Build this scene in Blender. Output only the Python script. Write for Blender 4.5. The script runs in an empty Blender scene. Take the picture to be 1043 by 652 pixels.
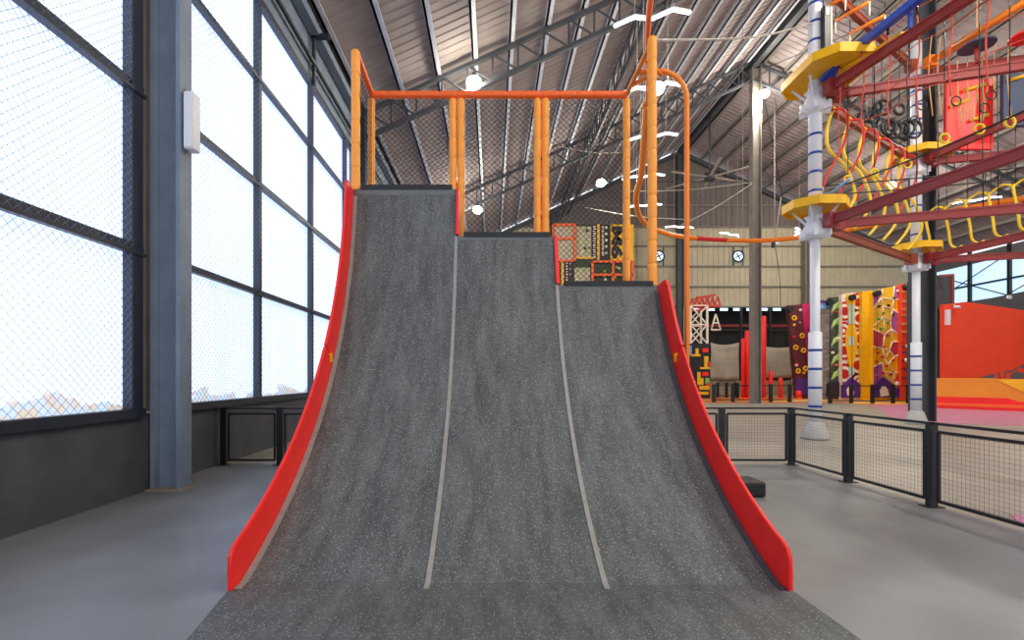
import bpy, math, random
from mathutils import Vector, Matrix
random.seed(7)
S = bpy.context.scene
COL = S.collection
F, VX, HY, CH = 500.0, 501.0, 383.0, 1.54      # focal length in px, vanishing point, camera height

# ------------------------------------------------------------------ camera, world, light, exposure
cam = bpy.data.objects.new('camera', bpy.data.cameras.new('camera'))
COL.objects.link(cam); S.camera = cam
cam.location = (0, 0, CH); cam.rotation_euler = (math.pi/2, 0, 0)
cam.data.sensor_width = 36; cam.data.lens = F/1043*36
cam.data.shift_x = (521.5-VX)/1043; cam.data.shift_y = (HY-326)/1043
cam.data.clip_start = 0.05; cam.data.clip_end = 300
S.view_settings.view_transform = 'Standard'; S.view_settings.look = 'None'
S.view_settings.gamma = 1; S.view_settings.use_curve_mapping = False
S.view_settings.exposure = 0.55
S.cycles.use_denoising = True
S.cycles.max_bounces = 8; S.cycles.diffuse_bounces = 5; S.cycles.sample_clamp_indirect = 6
W = bpy.data.worlds.new('world'); S.world = W; W.use_nodes = True
W.node_tree.nodes['Background'].inputs[0].default_value = (0.92, 0.95, 1.0, 1)
W.node_tree.nodes['Background'].inputs[1].default_value = 0.92
WINDOW_LIGHT = 1.0          # backlit sheets over the windows
FLOOD_W = 230.0              # high-bay flood lamps
LED_EMIT = 4.5

# ------------------------------------------------------------------ materials
MATS = {}
def lin(c): return tuple(((v/255)/12.92 if v/255 <= .04045 else ((v/255+.055)/1.055)**2.4) for v in c)
def mat(name, rgb, rough=.6, noise=.0, scale=6.0, metal=0.0, bump=0.0, bscale=80, emit=0.0, spec=.5, stretch=None):
    m = bpy.data.materials.new(name); m.use_nodes = True; MATS[name] = m
    nt = m.node_tree; N = nt.nodes; L = nt.links; b = N['Principled BSDF']
    c = lin(rgb)
    b.inputs['Base Color'].default_value = (*c, 1); b.inputs['Roughness'].default_value = rough
    b.inputs['Metallic'].default_value = metal; b.inputs['Specular IOR Level'].default_value = spec
    tc = N.new('ShaderNodeTexCoord'); vec = tc.outputs['Object']
    if stretch:
        mp = N.new('ShaderNodeMapping'); mp.inputs['Scale'].default_value = stretch
        L.new(vec, mp.inputs[0]); vec = mp.outputs[0]
    if noise:
        n = N.new('ShaderNodeTexNoise'); n.inputs['Scale'].default_value = scale; n.inputs['Detail'].default_value = 6
        L.new(vec, n.inputs['Vector'])
        r = N.new('ShaderNodeValToRGB'); e = r.color_ramp.elements
        e[0].position = .3; e[1].position = .7
        e[0].color = (*[max(0, v*(1-noise)) for v in c], 1); e[1].color = (*[min(1, v*(1+noise)) for v in c], 1)
        L.new(n.outputs['Fac'], r.inputs[0]); L.new(r.outputs[0], b.inputs['Base Color'])
    if bump:
        n2 = N.new('ShaderNodeTexNoise'); n2.inputs['Scale'].default_value = bscale
        bp = N.new('ShaderNodeBump'); bp.inputs['Strength'].default_value = bump; bp.inputs['Distance'].default_value = .01
        L.new(vec, n2.inputs['Vector']); L.new(n2.outputs['Fac'], bp.inputs['Height']); L.new(bp.outputs[0], b.inputs['Normal'])
    if emit:
        b.inputs['Emission Color'].default_value = (*c, 1); b.inputs['Emission Strength'].default_value = emit
    return m

def rubber():
    m = mat('speckled_rubber', (92, 95, 98), .62)
    nt = m.node_tree; N = nt.nodes; L = nt.links; b = N['Principled BSDF']
    tc = N.new('ShaderNodeTexCoord')
    n = N.new('ShaderNodeTexNoise'); n.inputs['Scale'].default_value = 2.2; n.inputs['Detail'].default_value = 8; n.inputs['Roughness'].default_value = .65
    mp = N.new('ShaderNodeMapping'); mp.inputs['Scale'].default_value = (3.6, .8, .55)
    L.new(tc.outputs['Object'], mp.inputs[0]); L.new(mp.outputs[0], n.inputs['Vector'])
    r = N.new('ShaderNodeValToRGB'); e = r.color_ramp.elements
    e[0].position = .3; e[0].color = (.056, .059, .058, 1); e[1].position = .74; e[1].color = (.148, .154, .148, 1)
    L.new(n.outputs['Fac'], r.inputs[0])
    n3 = N.new('ShaderNodeTexNoise'); n3.inputs['Scale'].default_value = 60; n3.inputs['Detail'].default_value = 3
    L.new(tc.outputs['Object'], n3.inputs['Vector'])
    mx0 = N.new('ShaderNodeMixRGB'); mx0.blend_type = 'OVERLAY'; mx0.inputs[0].default_value = .9
    L.new(r.outputs[0], mx0.inputs[1]); L.new(n3.outputs['Fac'], mx0.inputs[2])
    v = N.new('ShaderNodeTexVoronoi'); v.inputs['Scale'].default_value = 55
    L.new(tc.outputs['Object'], v.inputs['Vector'])
    lt = N.new('ShaderNodeMath'); lt.operation = 'LESS_THAN'; lt.inputs[1].default_value = .25
    L.new(v.outputs['Distance'], lt.inputs[0])
    sp = N.new('ShaderNodeSeparateColor'); L.new(v.outputs['Color'], sp.inputs[0])
    gt = N.new('ShaderNodeMath'); gt.operation = 'GREATER_THAN'; gt.inputs[1].default_value = .55
    L.new(sp.outputs[0], gt.inputs[0])
    mu = N.new('ShaderNodeMath'); mu.operation = 'MULTIPLY'; L.new(lt.outputs[0], mu.inputs[0]); L.new(gt.outputs[0], mu.inputs[1])
    mx = N.new('ShaderNodeMixRGB'); mx.inputs[2].default_value = (.34, .36, .37, 1)
    L.new(mu.outputs[0], mx.inputs[0]); L.new(mx0.outputs[0], mx.inputs[1]); L.new(mx.outputs[0], b.inputs['Base Color'])
    bp = N.new('ShaderNodeBump'); bp.inputs['Strength'].default_value = .3; bp.inputs['Distance'].default_value = .004
    L.new(n3.outputs['Fac'], bp.inputs['Height']); L.new(bp.outputs[0], b.inputs['Normal'])
    return m
def sheet(name, col, strength, stain=True, floorz=1.1):
    m = bpy.data.materials.new(name); m.use_nodes = True; nt = m.node_tree; N = nt.nodes; L = nt.links
    b = N['Principled BSDF']; b.inputs['Base Color'].default_value = (.6, .62, .65, 1); b.inputs['Roughness'].default_value = .5
    tc = N.new('ShaderNodeTexCoord')
    mp = N.new('ShaderNodeMapping'); mp.inputs['Scale'].default_value = (1, 1.3, .12)
    n = N.new('ShaderNodeTexNoise'); n.inputs['Scale'].default_value = 1.6; n.inputs['Detail'].default_value = 5; n.inputs['Distortion'].default_value = 1.5
    L.new(tc.outputs['Object'], mp.inputs[0]); L.new(mp.outputs[0], n.inputs['Vector'])
    r = N.new('ShaderNodeValToRGB'); e = r.color_ramp.elements
    e[0].position = .30; e[0].color = (col[0]*.84, col[1]*.90, col[2]*.97, 1); e[1].position = .55; e[1].color = (*col, 1)
    L.new(n.outputs['Fac'], r.inputs[0]); out = r.outputs[0]
    if stain:
        sx = N.new('ShaderNodeSeparateXYZ'); L.new(tc.outputs['Object'], sx.inputs[0])
        mp2 = N.new('ShaderNodeMapping'); mp2.inputs['Scale'].default_value = (1, 1.1, 3.0)
        n2 = N.new('ShaderNodeTexNoise'); n2.inputs['Scale'].default_value = 1.5; n2.inputs['Detail'].default_value = 5
        L.new(tc.outputs['Object'], mp2.inputs[0]); L.new(mp2.outputs[0], n2.inputs['Vector'])
        mr = N.new('ShaderNodeMapRange'); mr.inputs[1].default_value = floorz; mr.inputs[2].default_value = floorz+.50; mr.inputs[3].default_value = .30; mr.inputs[4].default_value = -.25
        L.new(sx.outputs[2], mr.inputs[0])
        ad = N.new('ShaderNodeMath'); ad.operation = 'ADD'; L.new(n2.outputs['Fac'], ad.inputs[0]); L.new(mr.outputs[0], ad.inputs[1])
        gt = N.new('ShaderNodeValToRGB'); g = gt.color_ramp.elements
        g[0].position = .60; g[0].color = (0, 0, 0, 1); g[1].position = .66; g[1].color = (1, 1, 1, 1)
        L.new(ad.outputs[0], gt.inputs[0])
        n4 = N.new('ShaderNodeTexNoise'); n4.inputs['Scale'].default_value = 7; L.new(tc.outputs['Object'], n4.inputs['Vector'])
        rr = N.new('ShaderNodeValToRGB'); q = rr.color_ramp.elements
        q[0].position = .42; q[0].color = (.30, .44, .62, 1); q[1].position = .58; q[1].color = (.40, .33, .26, 1)
        L.new(n4.outputs['Fac'], rr.inputs[0])
        mx = N.new('ShaderNodeMixRGB'); L.new(gt.outputs[0], mx.inputs[0]); L.new(out, mx.inputs[1]); L.new(rr.outputs[0], mx.inputs[2]); out = mx.outputs[0]
    L.new(out, b.inputs['Emission Color']); b.inputs['Emission Strength'].default_value = strength
    return m

M = {}
M['rubber'] = rubber()
M['resin'] = mat('grey_resin_floor', (122, 124, 125), .42, .13, 1.6, bump=.05, bscale=120)
M['concrete'] = mat('beige_concrete_floor', (150, 143, 130), .45, .16, .7, bump=.05, bscale=60)
M['pink'] = mat('pink_floor_coating', (190, 120, 152), .45, .05, 2)
M['wallpaint'] = mat('dark_grey_wall_paint', (72, 73, 78), .8, .14, 3, bump=.15, bscale=40)
M['trimbeige'] = mat('beige_mortar', (150, 138, 118), .8, .15, 8)
M['framedark'] = mat('navy_black_steel', (38, 44, 56), .45, .15, 4)
M['black'] = mat('black_powder_coat', (24, 26, 30), .45, .1, 10)
M['blackmat'] = mat('black_vinyl', (22, 22, 24), .55, .1, 5)
M['column'] = mat('grey_steel_paint', (120, 134, 152), .55, .12, 3, bump=.08)
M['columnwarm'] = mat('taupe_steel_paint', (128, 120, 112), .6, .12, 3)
M['truss'] = mat('dark_truss_steel', (66, 68, 74), .55, .1, 4)
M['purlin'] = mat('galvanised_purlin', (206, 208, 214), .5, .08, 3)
M['roof'] = mat('roof_sheet', (146, 134, 133), .75, .10, 1.2)
M['wallsheet'] = mat('beige_wall_sheet', (186, 176, 148), .6, .06, 1)
M['wallsheetup'] = mat('brown_grey_wall_sheet', (112, 102, 98), .7, .08, 1)
M['orange'] = mat('orange_foam_vinyl', (255, 160, 52), .42, .05, 6)
M['orangedeep'] = mat('deep_orange_foam_vinyl', (252, 104, 34), .42, .05, 6)
M['orangetube'] = mat('orange_steel_tube', (245, 130, 20), .35)
M['red'] = mat('red_vinyl', (246, 36, 30), .42, .05, 5, bump=.03, bscale=60)
M['grey_strip'] = mat('light_grey_strip', (150, 146, 138), .5, .1, 12)
M['steelstrip'] = mat('dull_steel_edge', (84, 86, 88), .6, .1, 10, metal=.3)
M['copingdark'] = mat('dark_rubber_edge', (104, 107, 108), .7, .1, 12)
M['net'] = mat('dark_netting', (42, 42, 48), .8)
M['netblue'] = mat('blue_grey_netting', (112, 122, 152), .8)
M['wire'] = mat('black_mesh_wire', (40, 40, 42), .5)
M['white'] = mat('white_painted_steel', (222, 224, 230), .4, .03, 5)
M['bluering'] = mat('blue_band', (28, 62, 150), .4)
M['yellow'] = mat('yellow_painted_panel', (244, 186, 18), .4, .05, 5)
M['yellowrope'] = mat('yellow_rope_sleeve', (236, 196, 40), .5)
M['redrope'] = mat('red_rope_sleeve', (214, 34, 30), .5)
M['orangerope'] = mat('orange_red_rope', (224, 84, 58), .6)
M['tanrope'] = mat('tan_rope', (206, 156, 96), .7)
M['beamred'] = mat('oxide_red_beam', (138, 38, 38), .5, .1, 3)
M['beambrown'] = mat('rust_brown_beam', (140, 62, 40), .5, .1, 3)
M['bluebeam'] = mat('blue_painted_rail', (40, 78, 176), .4, .05, 4)
M['navy'] = mat('navy_board', (46, 58, 92), .6, .1, 4)
M['orangewall'] = mat('orange_wall_paint', (236, 70, 30), .6, .06, 2)
M['yellowpad'] = mat('yellow_vinyl_pad', (252, 186, 28), .4, .03, 3)
M['amberpad'] = mat('amber_vinyl_pad', (238, 146, 34), .45, .05, 3)
M['maroon'] = mat('maroon_board', (96, 24, 34), .6, .25, 2.5)
M['magenta'] = mat('magenta_board', (206, 36, 96), .55, .05, 3)
M['purple'] = mat('purple_board', (78, 38, 124), .6, .08, 3)
M['mauve'] = mat('mauve_board', (172, 92, 150), .6, .05, 3)
M['rosered'] = mat('rose_red_board', (190, 60, 72), .6, .05, 3)
M['cream'] = mat('cream_paint', (240, 226, 206), .6, .03, 3)
M['paint_red'] = mat('crimson_paint', (196, 34, 34), .5, .05, 3)
M['rock'] = mat('rock_painted_board', (132, 120, 114), .8, .6, 1.8, stretch=(.6, 1, 2.4))
M['skyblue'] = mat('pale_blue_paint', (120, 168, 214), .6, .1, 3)
M['leafgreen'] = mat('leaf_green_paint', (150, 196, 90), .6, .12, 4)
M['darkgreen'] = mat('dark_green_paint', (62, 72, 48), .7, .35, 2.5)
M['paleaqua'] = mat('pale_aqua_paint', (176, 220, 210), .6)
M['tarp'] = mat('beige_tarpaulin', (172, 164, 148), .7, .16, 1.3, bump=.8, bscale=2.2)
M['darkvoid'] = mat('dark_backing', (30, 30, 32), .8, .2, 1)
M['chip'] = mat('chip_white', (228, 228, 232), .5)
M['basegrey'] = mat('pale_concrete_cone', (176, 174, 170), .7, .08, 5)
M['boomred'] = mat('boom_red', (206, 62, 44), .5)
M['silver'] = mat('light_metal_cable', (176, 168, 156), .4)
M['fanblade'] = mat('pale_fan_blade', (170, 158, 146), .5)
M['brownboard'] = mat('dark_brown_board', (48, 38, 38), .6, .1, 4)
M['green'] = mat('green_hold', (70, 160, 60), .5)
M['steelgrey'] = mat('mid_grey_felt', (92, 92, 92), .8)
M['led'] = mat('white_led_strip', (236, 236, 255), .4, emit=LED_EMIT)
M['flood'] = mat('flood_lamp_lens', (255, 250, 225), .3, emit=60)
M['fanglow'] = mat('backlit_fan_opening', (190, 226, 255), .4, emit=1.2)
M['sheetL'] = sheet('backlit_white_sheet', (.62, .75, 1.08), WINDOW_LIGHT)
M['sheetR'] = sheet('backlit_blue_sheet', (.36, .60, .88), .85, stain=False)
def orange_floor():
    m = mat('orange_and_yellow_floor', (222, 120, 50), .45)
    nt = m.node_tree; N = nt.nodes; L = nt.links
    tc = N.new('ShaderNodeTexCoord'); w = N.new('ShaderNodeTexVoronoi'); w.inputs['Scale'].default_value = .45
    mp = N.new('ShaderNodeMapping'); mp.inputs['Scale'].default_value = (.6, 1.6, 1)
    L.new(tc.outputs['Object'], mp.inputs[0]); L.new(mp.outputs[0], w.inputs['Vector'])
    s = N.new('ShaderNodeSeparateColor'); L.new(w.outputs['Color'], s.inputs[0])
    r = N.new('ShaderNodeValToRGB'); r.color_ramp.interpolation = 'CONSTANT'; e = r.color_ramp.elements
    e[0].color = (*lin((226, 118, 48)), 1); e[1].position = .45; e[1].color = (*lin((238, 190, 60)), 1)
    x = e.new(.75); x.color = (*lin((170, 160, 146)), 1)
    L.new(s.outputs[0], r.inputs[0]); L.new(r.outputs[0], N['Principled BSDF'].inputs['Base Color'])
    return m
M['orangefloor'] = orange_floor()

# ------------------------------------------------------------------ geometry helpers
class MB:
    def __init__(s): s.v = []; s.f = []; s.mi = []; s.sm = []
    def add(s, vs, fs, mi=0, smooth=False):
        n = len(s.v); s.v += [tuple(p) for p in vs]
        for f in fs: s.f.append(tuple(i+n for i in f)); s.mi.append(mi); s.sm.append(smooth)
        return s
    def box(s, a, b, mi=0):
        x0, y0, z0 = [min(p, q) for p, q in zip(a, b)]; x1, y1, z1 = [max(p, q) for p, q in zip(a, b)]
        return s.add([(x0,y0,z0),(x1,y0,z0),(x1,y1,z0),(x0,y1,z0),(x0,y0,z1),(x1,y0,z1),(x1,y1,z1),(x0,y1,z1)],
                     [(0,3,2,1),(4,5,6,7),(0,1,5,4),(1,2,6,5),(2,3,7,6),(3,0,4,7)], mi)
    def beam(s, p, q, w, h=None, mi=0, up=(0,0,1)):
        p = Vector(p); q = Vector(q); h = w if h is None else h
        d = (q-p).normalized(); u = Vector(up)
        if abs(d.dot(u)) > .98: u = Vector((0,1,0))
        a = d.cross(u).normalized()*w/2; b = a.cross(d).normalized()*h/2
        vs = [p-a-b, p+a-b, p+a+b, p-a+b, q-a-b, q+a-b, q+a+b, q-a+b]
        return s.add(vs, [(0,1,2,3),(7,6,5,4),(0,4,5,1),(1,5,6,2),(2,6,7,3),(3,7,4,0)], mi)
    def tube(s, pts, r, n=8, mi=0, cap=True, smooth=True):
        pts = [Vector(p) for p in pts]; rs = r if isinstance(r, (list, tuple)) else [r]*len(pts)
        ref = None; rings = []
        for i, p in enumerate(pts):
            d = (pts[min(i+1, len(pts)-1)]-pts[max(i-1, 0)]).normalized()
            if ref is None:
                ref = Vector((0,0,1)) if abs(d.z) < .9 else Vector((1,0,0))
            a = (ref-d*ref.dot(d)).normalized(); ref = a; b = d.cross(a)
            rings.append([p+(a*math.cos(2*math.pi*k/n)+b*math.sin(2*math.pi*k/n))*rs[i] for k in range(n)])
        vs = [v for g in rings for v in g]; fs = []
        for i in range(len(pts)-1):
            for k in range(n): fs.append((i*n+k, i*n+(k+1)%n, (i+1)*n+(k+1)%n, (i+1)*n+k))
        s.add(vs, fs, mi, smooth)
        if cap:
            b0 = len(s.v)-len(vs)
            s.f.append(tuple(b0+k for k in reversed(range(n)))); s.mi.append(mi); s.sm.append(False)
            e = b0+(len(pts)-1)*n
            s.f.append(tuple(e+k for k in range(n))); s.mi.append(mi); s.sm.append(False)
        return s
    def ring(s, c, R, r, axis='y', n=18, m=6, mi=0):
        c = Vector(c); vs = []; fs = []
        for i in range(n):
            t = 2*math.pi*i/n
            for j in range(m):
                u = 2*math.pi*j/m; rr = R+r*math.cos(u); h = r*math.sin(u)
                p = {'y': (rr*math.cos(t), h, rr*math.sin(t)), 'z': (rr*math.cos(t), rr*math.sin(t), h), 'x': (h, rr*math.cos(t), rr*math.sin(t))}[axis]
                vs.append(c+Vector(p))
        for i in range(n):
            for j in range(m): fs.append((i*m+j, i*m+(j+1)%m, ((i+1)%n)*m+(j+1)%m, ((i+1)%n)*m+j))
        return s.add(vs, fs, mi, True)
    def prism(s, poly, axis, a, b, mi=0):
        # poly: 2-D outline; axis 'x': (y,z) outline extruded in x; 'y': (x,z); 'z': (x,y)
        f = {'x': lambda p, t: (t, p[0], p[1]), 'y': lambda p, t: (p[0], t, p[1]), 'z': lambda p, t: (p[0], p[1], t)}[axis]
        n = len(poly); vs = [f(p, a) for p in poly]+[f(p, b) for p in poly]
        fs = [tuple(reversed(range(n))), tuple(range(n, 2*n))]+[(i, (i+1)%n, n+(i+1)%n, n+i) for i in range(n)]
        return s.add(vs, fs, mi)
    def disc(s, c, r, axis='y', th=.02, n=20, mi=0):
        c = Vector(c); d = {'x': Vector((1,0,0)), 'y': Vector((0,1,0)), 'z': Vector((0,0,1))}[axis]*th/2
        return s.tube([c-d, c+d], r, n, mi, smooth=False)
    def build(s, name, mats, parent=None, loc=None):
        me = bpy.data.meshes.new(name)
        if parent is not None: base = WL[parent.name]
        else: base = Vector(loc) if loc is not None else Vector((0,0,0))
        me.from_pydata([tuple(Vector(v)-base) for v in s.v], [], s.f)
        if not isinstance(mats, (list, tuple)): mats = [mats]
        for m in mats: me.materials.append(M[m])
        me.polygons.foreach_set('material_index', s.mi); me.polygons.foreach_set('use_smooth', s.sm)
        me.update()
        import bmesh
        bm = bmesh.new(); bm.from_mesh(me); bmesh.ops.recalc_face_normals(bm, faces=bm.faces); bm.to_mesh(me); bm.free()
        o = bpy.data.objects.new(name, me); COL.objects.link(o); WL[o.name] = base
        if parent is not None: o.parent = parent
        else: o.location = base
        return o
WL = {}
def tag(o, label, cat, group=None):
    o['label'] = label; o['category'] = cat
    if group: o['group'] = group
    return o
def thing(name, label, cat, loc=(0,0,0), group=None):
    o = bpy.data.objects.new(name, None); o.empty_display_size = .2; COL.objects.link(o)
    o.location = loc; WL[o.name] = Vector(loc); return tag(o, label, cat, group)
def struct(o): o['kind'] = 'structure'; return o
def P(x, y, Y): return Vector(((x-VX)*Y/F, Y, CH-(y-HY)*Y/F))
def PH(x, y, z): Y = (z-CH)*F/(HY-y); return Vector(((x-VX)*Y/F, Y, z))
def bevel(o, w, seg=2):
    b = o.modifiers.new('bevel', 'BEVEL'); b.width = w; b.segments = seg; b.limit_method = 'ANGLE'; b.angle_limit = math.radians(50)
    return o
def spline(pts, n=8):
    pts = [Vector(p) for p in pts]; out = []
    for i in range(len(pts)-1):
        p0 = pts[max(i-1, 0)]; p1 = pts[i]; p2 = pts[i+1]; p3 = pts[min(i+2, len(pts)-1)]
        for k in range(n):
            t = k/n
            out.append(.5*((2*p1)+(-p0+p2)*t+(2*p0-5*p1+4*p2-p3)*t*t+(-p0+3*p1-3*p2+p3)*t**3))
    out.append(pts[-1]); return out
def net(mb, org, U, V, lu, lv, sp, r, diamond=True, mi=0, inside=None):
    """wires filling the rectangle lu x lv spanned from org along unit vectors U and V"""
    org = Vector(org); U = Vector(U); V = Vector(V); Nn = U.cross(V).normalized()*r; up = []
    def seg(a, b):
        p = org+U*a[0]+V*a[1]; q = org+U*b[0]+V*b[1]
        if (q-p).length < 1e-4: return
        d = (q-p).normalized(); w = d.cross(Nn).normalized()*r
        mb.add([p-w-Nn*.5, p+w-Nn*.5, p+Nn, q-w-Nn*.5, q+w-Nn*.5, q+Nn], [(0,1,4,3),(1,2,5,4),(2,0,3,5)], mi)
    if diamond:
        k = -lv
        while k < lu:
            a = max(k, 0); b = min(k+lv, lu)
            if b > a: seg((a, a-k), (b, b-k)); 
            if b > a: seg((lu-a, a-k), (lu-b, b-k))
            k += sp
    else:
        i = sp/2
        while i < lu: seg((i, 0), (i, lv)); i += sp
        j = sp/2
        while j < lv: seg((0, j), (lu, j)); j += sp
    return mb

# ------------------------------------------------------------------ building shell
XL, XR, YB, YF, XM = -4.72, 34.3, 38.9, -7.0, 14.8
EAVE, SL = 10.8, .456
def zr(x): return EAVE+SL*((x-XL) if x <= XM else (XR-x))
fl = struct(MB().box((XL-.3, YF, -.3), (XR+.3, YB+3, 0)).build('floor', 'concrete'))
struct(MB().prism([(XL+.04, YF), (5.24, YF), (5.24, 8.56), (XL+.04, 8.56)], 'z', 0, .006).build('floor', 'resin'))
struct(MB().prism([(19.97, 25.9), (16.8, 21), (15.1, 18.8), (14.2, 16.6), (16, 15.2), (20, 14.6), (34, 14.4), (34, 28), (21, 28)], 'z', 0, .006).build('floor', 'pink'))
struct(MB().prism([(5.42, 2.0), (5.5, 3.6), (5.42, 5.0), (5.75, 5.45), (6.6, 5.2), (7.4, 4.4), (7.4, 2.0)], 'z', 0, .006).build('floor', 'pink'))
struct(MB().prism([(9.5, 28.0), (19.9, 28.0), (19.9, 26.6), (21, 26.2), (34, 28.3), (34, YB), (9.5, YB)], 'z', 0, .012).build('floor', 'orangefloor'))

# left wall: parapet, cladding above the windows
w = MB().box((XL-.25, YF, 0), (-4.60, 6.95, 1.04)).box((XL-.25, 6.95, 0), (XL, YB, 1.04))
wl = struct(w.build('wall_left', 'wallpaint'))
MB().box((XL-.25, YF, 1.04), (-4.57, 6.6, 1.075)).box((XL-.25, 6.6, 1.04), (XL+.03, YB, 1.075)).build('coping_ledge', 'trimbeige', wl)
MB().box((XL-.25, YF, 9.25), (XL, YB, EAVE)).build('cladding', 'column', wl)
MB().box((XL-.2, 6.36, 1.04), (XL+.06, 7.0, 9.3)).box((XL-.2, 16.5, 1.04), (XL, 17.05, 9.3)).build('pier', 'columnwarm', wl)
def window_left(y0, y1, x, mull, rows, ztop, nety):
    o = struct(MB().box((x-.10, y0, 1.10), (x-.08, y1, ztop)).build('window_1', 'sheetL'))
    fr = MB()
    fr.box((x-.06, y0, 1.0), (x+.08, y1, 1.12)); fr.box((x-.06, y0, ztop-.08), (x+.06, y1, ztop+.06))
    for z, t in rows: fr.box((x-.05, y0, z-t/2), (x+.05, y1, z+t/2)); fr.box((x+.03, y0, z-t/2-.02), (x+.09, y1, z-t/2+.02))
    f = fr.build('window_frame', 'framedark', o)
    for ym, wd in mull:
        MB().box((x-.05, ym-wd/2, 1.05), (x+.07, ym+wd/2, ztop)).build('mullion', 'framedark', o)
    for a, b in nety:
        n = MB(); net(n, (x+.075, a, 1.12), (0,1,0), (0,0,1), b-a, ztop-1.2, .105, .0023)
        n.build('netting', 'netblue', o)
    return o
window_left(YF, 6.42, -4.60, [(-5.3, .1), (-2.4, .1), (.5, .1), (3.35, .1), (6.28, .20)], [(3.17, .13), (5.24, .13), (7.45, .13)], 9.2, [(1.5, 6.2)])
window_left(6.95, 16.55, XL, [(7.0, .1), (9.87, .12), (12.75, .12), (15.7, .12)], [(3.22, .10), (5.41, .10), (7.52, .10)], 9.15, [(7.05, 16.5)])
window_left(17.0, YB-.3, XL, [(19.5, .12), (22.4, .12), (25.3, .12), (28.4, .12), (31.3, .12), (34.2, .12), (37.2, .12)], [(3.22, .10), (5.41, .10), (7.52, .10)], 9.15, [])
# pipe and eave rail running above the left windows
MB().tube([(XL+.12, YF, 9.62), (XL+.12, YB, 9.62)], .055, 8).build('conduit', 'framedark', wl)
MB().box((XL+.02, YF, 10.35), (XL+.26, YB, 10.58)).build('eave_rail', 'column', wl)
for y in (12.75, 24.0): MB().box((XL+.06, y-.06, 9.1), (XL+.14, y+.06, 10.4)).box((XL+.06, y-.06, 10.3), (XL+.5, y+.06, 10.4)).build('hanger_bracket', 'framedark', wl)

# ceiling: ribbed sheets and purlins
def ribbed(x0, z0, x1, z1, ya, yb, pitch, h):
    mb = MB(); ys = []; y = ya
    while y < yb:
        ys += [(y, 0), (y+pitch*.72, 0), (y+pitch*.80, h), (y+pitch*.94, h)]; y += pitch
    ys.append((yb, 0)); vs = []
    for y, d in ys: vs += [(x0, y, z0-d), (x1, y, z1-d), (x1, y, z1+.05), (x0, y, z0+.05)]
    fs = []
    for i in range(len(ys)-1): a = 4*i; b = a+4; fs += [(a, a+1, b+1, b), (a+3, b+3, b+2, a+2), (a, b, b+3, a+3), (a+1, a+2, b+2, b+1)]
    fs += [(0,3,2,1), tuple(len(vs)-4+k for k in (0,1,2,3))]
    return mb.add(vs, fs)
ceil = struct(ribbed(XL-.3, zr(XL-.3), XM, zr(XM), YF, YB+.4, .34, .035).build('ceiling', 'roof'))
ceil2 = struct(ribbed(XR+.3, zr(XR+.3), XM, zr(XM), YF, YB+.4, .34, .035).build('ceiling', 'roof'))
for side, c in ((0, ceil), (1, ceil2)):
    for i in range(16):
        x = XL+.35+i*1.245 if side == 0 else XR-.35-i*1.245
        if abs(x-XM) < .3: continue
        z = zr(x)
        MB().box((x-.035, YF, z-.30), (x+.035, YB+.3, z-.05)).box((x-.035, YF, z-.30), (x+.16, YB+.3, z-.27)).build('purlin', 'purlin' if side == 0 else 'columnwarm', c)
rb = MB()
MB().box((XM-.16, YF, zr(XM)-.75), (XM+.16, YB, zr(XM)-.12)).build('ridge_beam', 'truss', ceil)

# gable wall at the back
def gable(xa, xb, za, topoff, y, mb, pitch=.42, h=.05):
    x = xa
    while x < xb-1e-6:
        x2 = min(x+pitch, xb)
        for (p, q, d) in ((x, x+(x2-x)*.62, 0), (x+(x2-x)*.62, x2, h)):
            mb.add([(p, y-d, za), (q, y-d, za), (q, y-d, topoff(q)), (p, y-d, topoff(p)), (p, y+.1, za), (q, y+.1, za), (q, y+.1, topoff(q)), (p, y+.1, topoff(p))],
                   [(0,1,2,3),(7,6,5,4),(0,4,5,1),(1,5,6,2),(2,6,7,3),(3,7,4,0)])
        x = x2
    return mb
ZM = 13.3
gb = gable(XL, 15.6, 1.2, lambda x: min(ZM, zr(x)-.5), YB, MB())
gable(15.6, 24.4, 7.05, lambda x: ZM, YB, gb)
gable(24.4, XR, 1.2, lambda x: min(ZM, zr(x)-.5), YB, gb)
wb = struct(gb.build('wall_back', 'wallsheet'))
gu = MB(); gable(XL+(ZM-EAVE)/SL+1.2, XR-(ZM-EAVE)/SL-1.2, ZM, lambda x: max(ZM+.01, zr(x)-.52), YB-.02, gu); gu.build('upper_cladding', 'wallsheetup', wb)
MB().box((XL, YB-.1, 0), (XR, YB+.15, 1.2)).build('plinth', 'trimbeige', wb)
for z in (15.0, 13.3, 11.8, 10.2, 8.6, 7.0):
    xa = XL if z < EAVE else XL+(z-EAVE)/SL+.8; xb = XR if z < EAVE else XR-(z-EAVE)/SL-.8
    MB().box((xa, YB-.20, z-.05), (xb, YB-.10, z+.05)).build('girt', 'columnwarm', wb)
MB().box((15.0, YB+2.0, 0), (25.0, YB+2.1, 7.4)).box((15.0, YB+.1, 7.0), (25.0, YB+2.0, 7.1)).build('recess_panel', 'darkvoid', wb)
for x in (15.7, 19.7, 22.0, 24.3): MB().box((x-.08, YB-.15, 1.2), (x+.08, YB-.02, 7.0)).build('opening_post', 'black', wb)
for z in (3.3, 5.2, 1.3): MB().box((15.6, YB-.12, z-.05), (24.4, YB-.04, z+.05)).build('opening_rail', 'black', wb)
MB().box((15.6, YB+1.2, 5.55), (24.4, YB+1.3, 5.75)).build('opening_bar', 'beamred', wb)
for i in range(8): MB().box((16.0+i*1.05, YB+.0, 6.72), (16.6+i*1.05, YB+.06, 6.92)).build('daylight_slot', 'fanglow', wb)
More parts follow.
